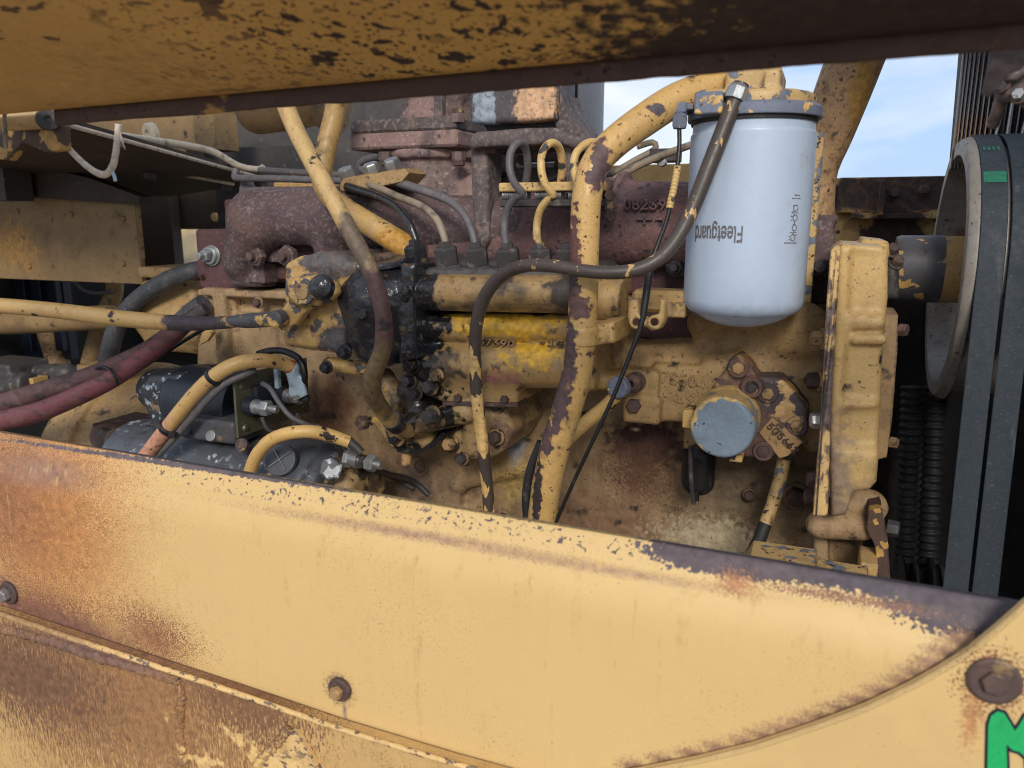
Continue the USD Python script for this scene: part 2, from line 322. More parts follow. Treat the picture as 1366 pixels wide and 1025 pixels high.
def M(name, base, rough_=0.5, layers=(), metallic=0.0, vary=0.22, fine=(420.0, 0.12), lumps=None, bevel=0.0012, spec=0.4, coat=0.0, grime=0.0):
    """layers: (mask, colour, roughness[, raised height in mm[, metallic]])"""
    m = Mat(); g = m.g
    lo = m.noise(9.0, None, 4.0); hi = m.noise(70.0, None, 4.0)
    f = g.math('add', g.rng(lo, 0.3, 0.7, 1 - vary, 1 + vary * 0.5), g.rng(hi, 0.3, 0.7, -vary * 0.4, vary * 0.3))
    if vary > .06: f = g.math('add', f, g.rng(m.noise(480.0, None, 3.0), 0.25, 0.75, -0.13, 0.13))
    gray = g.add('combine_xyz', x=f, y=f, z=f) + '.vector'
    if grime: layers = list(layers) + [(('*', ('n', 13.0, 0.62 - .16 * grime, 0.80 - .12 * grime), ('n', 90.0, 0.30, 0.60)), (0.060, 0.044, 0.032), 0.7), (('n', 48.0, 0.64 - .08 * grime, 0.72 - .06 * grime, None, 7.0), (0.040, 0.030, 0.024), 0.6), (('n', 210.0, 0.66 - .05 * grime, 0.72), (0.05, 0.036, 0.028), 0.7)]
    col = g.mixc(1.0, tuple(base), gray, 'multiply')
    ro, me, h = rough_, metallic, None
    for L in layers:
        k = m.mask(L[0]); c = L[1]
        if len(L) > 3 and L[3] <= -.1 and L[0][0] in 'np' and name not in ('hood_under', 'side_panel'):   # rusty stain creeping out from under the edge of a chip
            wd = .035 if L[0][0] == 'n' else .14
            col = g.mixc(g.math('multiply', g.rng(m.last[0], m.last[1] - wd, m.last[1] + .01), 0.6), col, (0.23, 0.115, 0.052)); k = g.rng(m.last[0], m.last[1] - .004, m.last[1] + (.022 if L[0][0] == 'n' else .09))
        cv = g.mixc(m.mask(('n', 150.0, 0.35, 0.65)), tuple(x * 0.72 for x in c), tuple(x * 1.18 for x in c))
        col = g.mixc(k, col, cv); ro = g.mixf(k, ro, L[2])
        if len(L) > 3 and L[3]:
            hh = g.math('multiply', k, L[3] * 1e-3); h = hh if h is None else g.math('add', h, hh)
        if len(L) > 4: me = g.mixf(k, me, L[4])
    ro = g.math('add', ro, g.rng(m.noise(120.0), 0.3, 0.7, -0.07, 0.09))
    if fine:
        hh = g.math('multiply', m.noise(fine[0], None, 4.0), fine[1] * 1e-3); h = hh if h is None else g.math('add', h, hh)
    if lumps:
        hh = g.math('multiply', m.noise(lumps[0], None, 3.0), lumps[1] * 1e-3); h = hh if h is None else g.math('add', h, hh)
    inp = dict(base_color=col, roughness=ro, metallic=me, specular_ior_level=spec, coat_weight=coat)
    nb = g.add('bevel', samples=3, radius=float(bevel)) + '.bevel' if bevel else None
    if h is not None:
        kw = dict(height=h, distance=1.0, strength=1.0)
        if nb: kw['normal'] = nb
        nb = g.add('bump', **kw) + '.normal'
    if nb: inp['normal'] = nb
    p = g.add('principled_bsdf', **inp)
    LOOKS[name] = usdkit.material(stage, f'/World/Looks/{name}', g.n, g.l, surface=p + '.BSDF')
    return LOOKS[name]

YEL, TAN = (0.66, 0.42, 0.165), (0.39, 0.25, 0.108)
DARK, PURP, RUST, BROWN, ORNG, SOOT = (0.034, 0.026, 0.028), (0.095, 0.058, 0.060), (0.17, 0.07, 0.034), (0.12, 0.075, 0.04), (0.40, 0.18, 0.065), (0.018, 0.017, 0.019)
FRESH, BLUE, GREY = (0.60, 0.345, 0.035), (0.17, 0.235, 0.31), (0.15, 0.15, 0.16)

a, b = P(60, 680, .42), P(230, 850, .42)
side_rust = ('p', P(90, 700, .42), (.115, .3, .13), 1.05, 620.0, -0.05, 0.75)
ARC = [(1290, 868), (1250, 893), (1210, 915), (1155, 941), (1100, 962), (1050, 979), (1000, 995), (930, 1012), (850, 1028)]
arcp = [P(a - 3, b - 5, .42) for a, b in ARC] + [P((a + c) / 2 - 3, (b + d) / 2 - 5, .42) for (a, b), (c, d) in zip(ARC, ARC[1:])]
M('side_panel', (0.635, 0.44, 0.19), 0.46, [
    (('p', P(55, 700, .42), (.145, .3, .15), 0.5, 30.0, 0.0, 0.9), (0.58, 0.315, 0.12), 0.58),
    (('p', P(60, 690, .42), (.145, .3, .15), 1.6, 1000.0, 0.40, 0.58), (0.42, 0.185, 0.065), 0.66),
    (('p', P(0, 660, .42), (.10, .3, .13), 1.5, 1000.0, 0.47, 0.68), (0.29, 0.125, 0.06), 0.72),
    (('p', P(55, 815, .42), (.13, .3, .045), 1.5, 900.0, 0.44, 0.64), (0.22, 0.095, 0.055), 0.72),
    (('p', P(60, 828, .42), (.13, .3, .020), 0.6, 120.0, 0.0, 0.7), (0.19, 0.09, 0.062), 0.72),
    (('p', P(205, 850, .42), (.075, .3, .045), 1.6, 1000.0, 0.42, 0.62), (0.27, 0.12, 0.06), 0.72),
    (('p', LIP(60, -.022), (.08, .3, .018), 0.8, 300.0, 0.0, 0.9), (0.30, 0.17, 0.12), 0.7),
    (('p', LIP(560, -.0185), (.20, .2, .0055), 0.9, 700.0, 0.1, 0.9), (0.38, 0.235, 0.145), 0.68),
    (('p', LIP(820, -.0185), (.12, .2, .0040), 0.9, 700.0, 0.1, 0.9), (0.42, 0.265, 0.155), 0.68),
    (('*', ('n', 850.0, 0.615, 0.65), ('n', 10.0, 0.38, 0.64)), (0.38, 0.225, 0.10), 0.75, -0.04),
    (('*', ('n', 160.0, 0.60, 0.72, (1, 1, .06)), ('n', 14.0, 0.42, 0.62)), (0.59, 0.395, 0.165), 0.52),
    (('*', ('n', 420.0, 0.735, 0.755, (.7, 1, .05), 2.0), ('n', 17.0, 0.5, 0.6)), (0.50, 0.32, 0.14), 0.6, -0.03),
    (('*', ('n', 130.0, 0.55, 0.72, (1, 1, .05)), ('p', LIP(700, -.035), (.34, .2, .035), 0.4, 60.0, 0.0, 0.8)), (0.58, 0.38, 0.155), 0.55),
    (('*', ('n', 420.0, 0.715, 0.73), ('n', 23.0, 0.46, 0.6)), (0.11, 0.075, 0.06), 0.75, -0.05),
    (('p', LIP(1150, .001), (.10, .2, .0090), 0.8, 300.0, 0.0, 0.10), (0.085, 0.068, 0.080), 0.6, -0.05),
    (('p', LIP(1305, -.004), (.045, .2, .0170), 0.8, 300.0, 0.0, 0.10), (0.088, 0.070, 0.082), 0.6, -0.05),
    (('p', LIP(960, -.003), (.05, .2, .0085), 0.8, 300.0, 0.0, 0.10), (0.10, 0.075, 0.085), 0.6, -0.05),
    (('p', LIP(985, -.013), (.018, .2, .010), 1.3, 600.0, 0.2, 0.9), (0.42, 0.19, 0.09), 0.7),
    (('p', LIP(1130, -.0105), (.075, .2, .005), 1.4, 900.0, 0.3, 0.8), (0.27, 0.14, 0.085), 0.7),
    (('p', LIP(300, -.0005), (.30, .2, .0022), 1.0, 300.0, 0.05, 0.3), (0.12, 0.095, 0.105), 0.6, -0.05),
    (('*', ('n', 300.0, 0.595, 0.615), ('p', LIP(420, -.006), (.20, .2, .0080), 0.3, 40.0, 0.0, 0.3)), (0.11, 0.085, 0.095), 0.6, -0.06),
    (('*', ('n', 300.0, 0.605, 0.625), ('p', LIP(760, -.005), (.20, .2, .0075), 0.3, 40.0, 0.0, 0.3)), (0.11, 0.085, 0.095), 0.6, -0.06),
    (('p', arcp[0], (.017, .1, .013), 1.2, 900.0, 0.42, 1.0, None, arcp[1:]), (0.36, 0.21, 0.12), 0.7),
    (('p', arcp[0], (.017, .1, .0055), 0.8, 500.0, 0.1, 0.9, None, arcp[1:]), (0.27, 0.155, 0.10), 0.7),
    (('p', P(452, 920, .42), (.014, .1, .015), 0.9, 400.0, 0.0, 0.7), (0.16, 0.08, 0.055), 0.75),
    (('p', P(459, 948, .42), (.0030, .1, .012), 0.6, 160.0, 0.0, 0.8), (0.26, 0.17, 0.14), 0.75),
    (('p', P(12, 790, .42), (.016, .1, .018), 0.9, 400.0, 0.0, 0.6), (0.13, 0.06, 0.05), 0.75),
    (('e', 0.0018, 0.22, 0.36), (0.085, 0.07, 0.08), 0.6)], vary=0.03, fine=(900.0, 0.03), lumps=(7.0, 0.5), bevel=0.001)
M('frame_plate', (0.54, 0.345, 0.14), 0.55, [
    (('p', P(150, 930, .41), (.22, .2, .12), 1.1, 700.0, 0.1, 0.5, (1, 1, .22)), (0.30, 0.155, 0.065), 0.72),
    (('p', P(30, 900, .41), (.16, .2, .07), 1.2, 800.0, 0.2, 0.6, (1, 1, .22)), (0.16, 0.08, 0.045), 0.72),
    (('p', P(330, 930, .41), (.10, .2, .06), 1.3, 800.0, 0.3, 0.6, (1, 1, .3)), (0.20, 0.10, 0.05), 0.72),
    (('p', P(120, 868, .41), (.16, .2, .010), 0.9, 400.0, 0.1, 0.7), (0.18, 0.10, 0.075), 0.72),
    (('*', ('n', 800.0, 0.60, 0.66, (1, 1, .4)), ('n', 12.0, 0.4, 0.6)), (0.18, 0.09, 0.045), 0.72),
    (('*', ('n', 45.0, 0.58, 0.62), ('p', P(300, 1010, .41), (.09, .2, .035), 0.4, 40.0, 0.0, 0.3)), (0.66, 0.44, 0.18), 0.5),
    (('e', 0.003, 0.16, 0.30), (0.10, 0.075, 0.075), 0.6)], vary=0.18, fine=(700.0, 0.08), lumps=(60.0, 0.4))
M('fender', (0.635, 0.44, 0.19), 0.46, [
    (('*', ('n', 900.0, 0.65, 0.69), ('n', 14.0, 0.42, 0.62)), (0.24, 0.12, 0.05), 0.75, -0.05),
    (('p', P(1328, 915, .41), (.022, .1, .025), 1.4, 600.0, 0.25, 0.6), (0.22, 0.10, 0.05), 0.75),
    (('p', P(1297, 965, .41), (.007, .1, .026), 1.2, 500.0, 0.1, 0.9), (0.50, 0.24, 0.10), 0.7),
    (('e', 0.003, 0.14, 0.26), (0.12, 0.085, 0.075), 0.6)], vary=0.06, fine=(900.0, 0.035), lumps=(13.0, 0.3))
M('hood_under', (0.60, 0.355, 0.105), 0.5, [
    (('n', 8.0, 0.50, 0.80), (0.50, 0.29, 0.09), 0.55),
    (('*', ('n', 110.0, 0.585, 0.605, (.8, .8, .8), 4.0), ('p', P(890, 45, .35), (.32, .4, .3), 0.5, 14.0, 0.0, 0.45)), (0.050, 0.030, 0.025), 0.75, -0.15),
    (('*', ('n', 260.0, 0.595, 0.615, None, 4.0), ('p', P(900, 60, .35), (.33, .4, .3), 0.5, 14.0, 0.05, 0.5)), (0.055, 0.032, 0.026), 0.75, -0.15),
    (('*', ('n', 80.0, 0.645, 0.66, (.6, 1, 1), 2.0), ('n', 9.0, 0.45, 0.65)), (0.06, 0.036, 0.027), 0.75, -0.1),
    (('p', P(1290, 20, .35), (.16, .4, .2), 0.9, 110.0, 0.0, 0.30), (0.045, 0.029, 0.025), 0.72, -0.1),
    (('p', P(1180, 62, .385), (.15, .02, .2), 0.8, 130.0, 0.0, 0.30), (0.045, 0.029, 0.025), 0.72, -0.1)], vary=0.12, fine=(600.0, 0.10), lumps=(40.0, 0.4))
M('hinge_chip', (0.085, 0.050, 0.038), 0.6, [(('n', 50.0, 0.545, 0.56, None, 6.0), (0.46, 0.275, 0.085), 0.5, 0.25)], vary=0.25, fine=(500.0, 0.2), bevel=0.001)
M('hood_lip', (0.075, 0.040, 0.031), 0.62, [
    (('n', 60.0, 0.62, 0.70), (0.14, 0.075, 0.05), 0.7), (('n', 33.0, 0.66, 0.70, (.5, 1, 1)), (0.40, 0.22, 0.06), 0.5), (('n', 200.0, 0.64, 0.72), (0.02, 0.014, 0.014), 0.8)], vary=0.3, fine=(500.0, 0.25), lumps=(70.0, 0.9))
dirty = lambda s=1.0: [(('n', 22.0, 0.46, 0.72), tuple(x * s for x in (0.27, 0.175, 0.085)), 0.7), (('n', 7.0, 0.52, 0.72, (1, 1, .4)), tuple(x * s for x in (0.21, 0.14, 0.08)), 0.75), (('n', 260.0, 0.62, 0.70), (0.12, 0.08, 0.05), 0.75)]
chips = [(('n', 42.0, 0.635, 0.65, None, 6.0), DARK, 0.6, -0.2), (('n', 150.0, 0.675, 0.69), DARK, 0.65, -0.12)]
edge = [(('e', 0.003, 0.14, 0.24), (0.07, 0.05, 0.05), 0.6, -0.1)]
M('block_tan', (0.42, 0.285, 0.155), 0.66, dirty() + [
    (('*', ('n', 70.0, 0.48, 0.66, (1, 1, .10)), ('n', 9.0, 0.42, 0.62)), (0.20, 0.115, 0.065), 0.75),
    (('p', P(985, 640, .86), (.10, .2, .12), 0.7, 30.0, -0.05, 0.7), (0.16, 0.115, 0.072), 0.8),
    (('p', P(862, 590, .87), (.055, .2, .035), 0.8, 110.0, -0.05, 0.35), (0.060, 0.028, 0.028), 0.8),
    (('p', P(850, 630, .87), (.060, .2, .06), 0.9, 300.0, 0.0, 0.8), (0.14, 0.07, 0.04), 0.8),
    (('p', P(800, 700, .87), (.12, .2, .05), 0.8, 60.0, 0.0, 0.7), (0.22, 0.13, 0.075), 0.8),
    (('p', P(445, 545, .87), (.05, .2, .07), 0.8, 60.0, 0.0, 0.7), (0.19, 0.09, 0.05), 0.8),
    (('p', P(693, 585, .87), (.011, .2, .045), 0.5, 90.0, 0.0, 0.5), (0.42, 0.44, 0.46), 0.5),
    (('p', P(690, 640, .87), (.05, .2, .04), 0.7, 60.0, 0.0, 0.6), (0.48, 0.33, 0.12), 0.6),
    (('p', P(560, 640, .87), (.08, .2, .05), 0.7, 40.0, 0.0, 0.6), (0.15, 0.10, 0.07), 0.75),
    (('p', P(960, 720, .87), (.10, .2, .035), 0.9, 170.0, 0.1, 0.5), (0.40, 0.33, 0.22), 0.85),
    (('*', ('n', 300.0, 0.60, 0.66), ('n', 15.0, 0.45, 0.6)), (0.12, 0.055, 0.035), 0.8)] + edge, vary=0.25, fine=(380.0, 0.22), lumps=(60.0, 0.7), bevel=0.002, grime=0.3)
M('cast_tan', TAN, 0.60, dirty(1.15) + [(('n', 60.0, 0.655, 0.675), PURP, 0.7, -0.12)] + edge, vary=0.2, fine=(330.0, 0.30), lumps=(70.0, 0.7), bevel=0.002, grime=0.45)
M('cover_tan', (0.49, 0.32, 0.125), 0.46, [(('n', 26.0, 0.52, 0.74), (0.42, 0.27, 0.12), 0.65), (('p', P(1090, 620, .72), (.035, .2, .08), 0.8, 120.0, 0.1, 0.5), (0.30, 0.21, 0.14), 0.7), (('n', 260.0, 0.64, 0.70), (0.16, 0.10, 0.06), 0.7), (('p', P(1105, 690, .70), (.05, .2, .06), 0.8, 90.0, 0.0, 0.6), (0.24, 0.17, 0.11), 0.7)] + [(('e', 0.003, 0.16, 0.28), (0.10, 0.065, 0.06), 0.6, -0.1)], vary=0.14, fine=(330.0, 0.22), lumps=(60.0, 0.6), bevel=0.002, grime=0.05)
M('cover_flange', (0.62, 0.41, 0.17), 0.56, [(('n', 70.0, 0.50, 0.56, (1, 1, .5)), (0.16, 0.11, 0.10), 0.65, -0.15), (('n', 240.0, 0.60, 0.68), (0.22, 0.14, 0.08), 0.7)] + edge, vary=0.2, bevel=0.0015)
M('yellow_pipe', (0.54, 0.34, 0.125), 0.35, [
    (('n', 30.0, 0.5, 0.75), (0.52, 0.32, 0.12), 0.5),
    (('p', P(790, 215, .64), (.012, .05, .030), 0.90, 112.0, 0.16, 0.22), PURP, 0.6, -0.35),
    (('p', P(810, 230, .64), (.006, .05, .040), 0.75, 112.0, 0.16, 0.22), (0.16, 0.055, 0.045), 0.6, -0.35),
    (('p', P(763, 340, .65), (.0085, .03, .045), 1.05, 142.0, 0.16, 0.22), (0.11, 0.05, 0.045), 0.6, -0.35),
    (('p', P(762, 390, .65), (.010, .03, .016), 1.05, 142.0, 0.16, 0.22), PURP, 0.6, -0.35),
    (('p', P(772, 412, .65), (.013, .05, .012), 0.85, 142.0, 0.16, 0.22), (0.13, 0.07, 0.065), 0.6, -0.35),
    (('p', P(758, 470, .65), (.0085, .03, .04), 1.05, 142.0, 0.16, 0.22), PURP, 0.6, -0.35),
    (('p', P(785, 475, .64), (.006, .03, .006), 0.85, 142.0, 0.16, 0.22), PURP, 0.6, -0.35),
    (('p', P(743, 530, .65), (.014, .03, .035), 0.95, 120.0, 0.16, 0.22), PURP, 0.6, -0.35),
    (('p', P(722, 575, .65), (.011, .03, .035), 0.95, 120.0, 0.16, 0.22), PURP, 0.6, -0.35),
    (('p', P(714, 660, .65), (.006, .03, .04), 0.95, 142.0, 0.16, 0.22), DARK, 0.6, -0.35),
    (('p', P(870, 142, .68), (.010, .05, .006), 0.95, 142.0, 0.16, 0.22), (0.08, 0.07, 0.08), 0.6, -0.3),
    (('n', 90.0, 0.675, 0.688, None, 6.0), PURP, 0.6, -0.3), (('n', 170.0, 0.665, 0.68), DARK, 0.6, -0.2)], vary=0.12, fine=(500.0, 0.08), lumps=(45.0, 0.5), bevel=0, grime=0.18)
M('hose_chip', (0.068, 0.053, 0.046), 0.42, [
    (('*', ('n', 70.0, 0.455, 0.47, (1, 1, .4), 7.0), ('p', P(640, 575, .69), (.05, .2, .115), 0.1, 50.0, 0, 0.05)), (0.60, 0.39, 0.155), 0.45, 0.3),
    (('n', 75.0, 0.635, 0.65, (1, 1, .5), 7.0), (0.55, 0.35, 0.14), 0.45, 0.3), (('n', 200.0, 0.62, 0.7), (0.11, 0.07, 0.055), 0.7)], vary=0.25, fine=(600.0, 0.1), bevel=0)
M('hose_yellow', (0.50, 0.335, 0.14), 0.5, [(('n', 120.0, 0.5, 0.65, (1, 1, .3)), (0.42, 0.27, 0.12), 0.6), (('p', P(505, 420, .62), (.03, .2, .055), 0.4, 60.0, 0, 0.25), (0.105, 0.055, 0.050), 0.55), (('p', P(475, 330, .62), (.02, .2, .05), 0.7, 60.0, 0, 0.3), (0.13, 0.095, 0.065), 0.55), (('p', P(510, 530, .62), (.04, .2, .06), 0.4, 60.0, 0, 0.3), (0.13, 0.09, 0.045), 0.5), (('*', ('n', 60.0, 0.56, 0.6), ('p', P(540, 565, .62), (.05, .2, .03), 0, 1, 0, 0.4)), FRESH, 0.45), (('n', 45.0, 0.64, 0.67), DARK, 0.6)], vary=0.15, fine=(260.0, 0.25), bevel=0, grime=0.2)
M('pipe_tan', (0.50, 0.32, 0.12), 0.4, [(('n', 40.0, 0.5, 0.7), (0.42, 0.27, 0.12), 0.6), (('n', 110.0, 0.665, 0.68), DARK, 0.65, -0.2), (('p', P(530, 325, .76), (.04, .2, .02), 0.6, 60.0, 0, 0.3), (0.46, 0.24, 0.05), 0.5)], vary=0.15, bevel=0, grime=0.25)
M('stack_pipe', (0.40, 0.25, 0.125), 0.62, [(('n', 40.0, 0.45, 0.7), (0.26, 0.16, 0.085), 0.7), (('v', 95.0, 0.12, 0.2), (0.10, 0.05, 0.035), 0.75, -0.1), (('n', 330.0, 0.6, 0.68), (0.13, 0.07, 0.045), 0.75), (('n', 110.0, 0.52, 0.66), (0.20, 0.12, 0.07), 0.75), (('p', P(1150, 120, 1.0), (.016, .2, .05), 0.7, 40.0, 0, 0.4), (0.38, 0.22, 0.06), 0.6)], vary=0.2, bevel=0, grime=0.1)
M('manifold_rust', (0.105, 0.068, 0.068), 0.72, [(('n', 230.0, 0.52, 0.62), (0.165, 0.130, 0.132), 0.75), (('n', 40.0, 0.52, 0.70), (0.070, 0.047, 0.055), 0.75), (('n', 90.0, 0.66, 0.70), (0.25, 0.20, 0.20), 0.75), (('n', 18.0, 0.56, 0.74), (0.135, 0.075, 0.062), 0.78)], vary=0.25, fine=(420.0, 0.5), lumps=(130.0, 0.8), bevel=0)
spot = [(('v', 82.0, 0.16, 0.28), (0.062, 0.045, 0.058), 0.8, -0.1), (('v', 150.0, 0.08, 0.2), (0.075, 0.055, 0.065), 0.8, -0.1)]
M('pink_rust', (0.20, 0.108, 0.102), 0.74, [(('n', 30.0, 0.46, 0.7), (0.17, 0.093, 0.086), 0.75), (('n', 260.0, 0.55, 0.7), (0.27, 0.175, 0.155), 0.78), (('n', 14.0, 0.50, 0.66), (0.10, 0.072, 0.083), 0.78)] + spot, vary=0.2, fine=(420.0, 0.35), lumps=(110.0, 0.5), bevel=0)
M('turbo_pink', (0.28, 0.185, 0.165), 0.72, [(('n', 26.0, 0.46, 0.68), (0.26, 0.17, 0.165), 0.75), (('n', 14.0, 0.48, 0.60), (0.10, 0.075, 0.08), 0.75), (('n', 240.0, 0.58, 0.7), (0.42, 0.33, 0.30), 0.78), (('v', 70.0, 0.07, 0.2), (0.09, 0.065, 0.07), 0.8, -0.1)], vary=0.2, fine=(420.0, 0.35), lumps=(110.0, 0.5), bevel=0.0015, grime=0.3)
M('flange_rust', (0.105, 0.083, 0.083), 0.7, [(('n', 200.0, 0.5, 0.65), (0.19, 0.16, 0.155), 0.75), (('n', 34.0, 0.55, 0.7), (0.26, 0.18, 0.16), 0.75), (('n', 50.0, 0.6, 0.72), (0.045, 0.036, 0.037), 0.8)], vary=0.25, fine=(400.0, 0.4), lumps=(110.0, 0.6), bevel=0.0015)
M('heat_box', (0.085, 0.075, 0.080), 0.5, [(('p', P(708, 142, .80), (.027, .1, .05), 0.55, 170.0, 0.05, 0.2), (0.60, 0.37, 0.22), 0.6, 0.15), (('p', P(638, 150, .80), (.016, .1, .05), 0.6, 170.0, 0.05, 0.25), (0.27, 0.32, 0.39), 0.5, 0.15), (('n', 300.0, 0.55, 0.7), (0.13, 0.115, 0.12), 0.7)], vary=0.3, fine=(320.0, 0.5), bevel=0.0015)  # lighter orange patch to the right, pale blue patch to the left
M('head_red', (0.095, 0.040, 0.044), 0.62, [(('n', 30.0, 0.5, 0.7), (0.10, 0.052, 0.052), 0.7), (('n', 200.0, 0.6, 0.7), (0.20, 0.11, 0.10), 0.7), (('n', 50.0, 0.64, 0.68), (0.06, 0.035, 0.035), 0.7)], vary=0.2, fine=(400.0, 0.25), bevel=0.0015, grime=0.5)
M('pump_tan', (0.46, 0.31, 0.15), 0.55, [(('n', 34.0, 0.5, 0.7), (0.32, 0.21, 0.10), 0.6), (('n', 60.0, 0.60, 0.66), (0.10, 0.07, 0.045), 0.6), (('p', P(600, 560, .74), (.02, .2, .02), 1.1, 90.0, 0.1, 0.4), (0.02, 0.018, 0.016), 0.2), (('p', P(665, 580, .76), (.03, .2, .03), 1.2, 70.0, 0.2, 0.8), (0.20, 0.12, 0.08), 0.6)] + edge, vary=0.2, fine=(330.0, 0.3), lumps=(80.0, 0.7), bevel=0.0015, grime=0.2)
M('oily_black', (0.018, 0.018, 0.022), 0.13, [(('n', 40.0, 0.60, 0.68), (0.055, 0.050, 0.05), 0.4), (('n', 90.0, 0.62, 0.7), (0.10, 0.06, 0.03), 0.4)], vary=0.3, fine=(220.0, 0.6), lumps=(75.0, 1.2), bevel=0.0015, spec=0.6)
M('governor', (0.47, 0.295, 0.105), 0.38, [
    (('n', 24.0, 0.52, 0.70), (0.36, 0.23, 0.09), 0.6),
    (('p', P(450, 352, .69), (.055, .1, .016), 0.6, 70.0, 0, 0.06), (0.085, 0.075, 0.072), 0.55, -0.3),
    (('n', 60.0, 0.575, 0.59, None, 7.0), (0.080, 0.072, 0.075), 0.5, -0.3),
    (('p', P(532, 430, .72), (.052, .15, .068), 0.9, 70.0, 0.02, 0.2), (0.012, 0.012, 0.014), 0.10),
    (('p', P(552, 510, .73), (.042, .15, .050), 1.2, 90.0, 0.08, 0.3), (0.016, 0.014, 0.013), 0.14),
    (('p', P(445, 460, .69), (.03, .1, .016), 0.7, 80.0, 0, 0.06), (0.070, 0.063, 0.066), 0.5, -0.3),
    (('p', P(515, 405, .69), (.050, .2, .060), 0.45, 45.0, -0.05, 0.15), (0.038, 0.039, 0.048), 0.20, -0.2),
    (('p', P(520, 450, .69), (.048, .2, .045), 0.5, 60.0, 0, 0.2), (0.012, 0.012, 0.014), 0.12)], vary=0.15, fine=(360.0, 0.3), lumps=(110.0, 1.1), bevel=0.0015, spec=0.6, grime=0.35)
M('pump_body', (0.38, 0.24, 0.095), 0.36, [
    (('n', 28.0, 0.48, 0.7), (0.30, 0.19, 0.085), 0.6),
    (('p', P(670, 432, .73), (.095, .1, .016), 1.2, 60.0, 0.05, 0.45), FRESH, 0.40),
    (('p', P(715, 472, .73), (.050, .1, .018), 1.3, 70.0, 0.1, 0.5), FRESH, 0.40),
    (('n', 20.0, 0.60, 0.66), (0.16, 0.105, 0.055), 0.55),
    (('p', P(640, 350, .74), (.16, .2, .020), 0.45, 45.0, 0, 0.15), (0.060, 0.054, 0.056), 0.55),
    (('p', P(665, 505, .73), (.032, .1, .010), 1.2, 90.0, 0.0, 0.7), (0.30, 0.13, 0.11), 0.5),
    (('p', P(585, 490, .73), (.035, .1, .025), 0.9, 80.0, 0.1, 0.4), (0.11, 0.07, 0.04), 0.5),
    (('p', P(548, 400, .74), (.030, .2, .05), 0.6, 55.0, 0, 0.15), (0.016, 0.016, 0.018), 0.15),
    (('p', P(532, 430, .72), (.052, .15, .068), 0.9, 70.0, 0.02, 0.2), (0.012, 0.012, 0.014), 0.10),
    (('p', P(552, 510, .73), (.042, .15, .050), 1.2, 90.0, 0.08, 0.3), (0.016, 0.014, 0.013), 0.14),
    (('p', P(590, 400, .74), (.06, .2, .012), 0.9, 70.0, 0.05, 0.25), (0.014, 0.013, 0.014), 0.13),
    (('p', P(650, 412, .74), (.12, .2, .006), 0.5, 75.0, 0.0, 0.2), (0.035, 0.03, 0.028), 0.5)] + [(('n', 90.0, 0.67, 0.69), DARK, 0.5)], vary=0.2, fine=(330.0, 0.25), lumps=(70.0, 0.8), bevel=0.0015, spec=0.5, grime=0.6)
M('fuel_rail', (0.37, 0.235, 0.095), 0.34, [(('n', 36.0, 0.44, 0.66), (0.24, 0.155, 0.075), 0.55), (('n', 30.0, 0.50, 0.62, (.5, 1, 1), 7.0), (0.115, 0.080, 0.05), 0.5), (('p', P(555, 390, .72), (.026, .1, .05), 0.5, 60.0, 0, 0.15), (0.015, 0.015, 0.017), 0.13), (('p', P(760, 395, .72), (.018, .1, .02), 0.7, 80.0, 0, 0.15), (0.04, 0.035, 0.033), 0.45), (('n', 220.0, 0.62, 0.7), (0.13, 0.085, 0.05), 0.6)], vary=0.25, fine=(330.0, 0.25), lumps=(70.0, 0.6), bevel=0.0015, spec=0.5, grime=0.8)
M('gunk', (0.38, 0.25, 0.115), 0.45, [
    (('p', P(532, 430, .72), (.052, .15, .068), 0.9, 70.0, 0.02, 0.2), (0.012, 0.012, 0.014), 0.10),
    (('p', P(552, 510, .73), (.042, .15, .050), 1.2, 90.0, 0.08, 0.3), (0.016, 0.014, 0.013), 0.14),
    (('p', P(565, 545, .75), (.045, .2, .030), 1.2, 80.0, 0.15, 0.35), (0.016, 0.014, 0.013), 0.14),
    (('n', 34.0, 0.50, 0.60), (0.10, 0.07, 0.04), 0.45), (('n', 28.0, 0.56, 0.61), (0.020, 0.018, 0.018), 0.25), (('n', 44.0, 0.63, 0.67), FRESH, 0.45), (('n', 160.0, 0.64, 0.70), (0.08, 0.05, 0.03), 0.6)], vary=0.25, fine=(320.0, 0.35), lumps=(80.0, 1.0), bevel=0.0015, spec=0.5, grime=0.6)
M('chip_blue', (0.50, 0.335, 0.145), 0.48, [(('n', 80.0, 0.565, 0.585, None, 7.0), (0.135, 0.155, 0.205), 0.5, -0.25), (('n', 130.0, 0.64, 0.66), DARK, 0.6, -0.15)] + edge, vary=0.12, fine=(420.0, 0.12), bevel=0.0015, grime=0.2)
M('blue_paint', (0.155, 0.175, 0.235), 0.5, [(('n', 55.0, 0.60, 0.62, None, 6.0), (0.60, 0.385, 0.14), 0.45, 0.2), (('n', 200.0, 0.62, 0.7), (0.07, 0.075, 0.09), 0.6)], vary=0.15, bevel=0.0015)
cc = P(966, 574, .715)
M('blue_cap', (0.195, 0.25, 0.305), 0.5, [(('*', ('-', ('p', cc, (.0285, 9, .0285), 0.30, 110.0, -0.02, 0.02)), ('n', 60.0, 0.36, 0.38)), (0.62, 0.40, 0.145), 0.45, 0.3), (('n', 400.0, 0.64, 0.7), (0.27, 0.31, 0.35), 0.6), (('n', 35.0, 0.56, 0.72), (0.145, 0.175, 0.20), 0.6), (('n', 500.0, 0.69, 0.72, (1, 1, .06)), (0.40, 0.43, 0.45), 0.5), (('n', 150.0, 0.68, 0.70), (0.03, 0.035, 0.05), 0.6)], vary=0.12, bevel=0.0015)
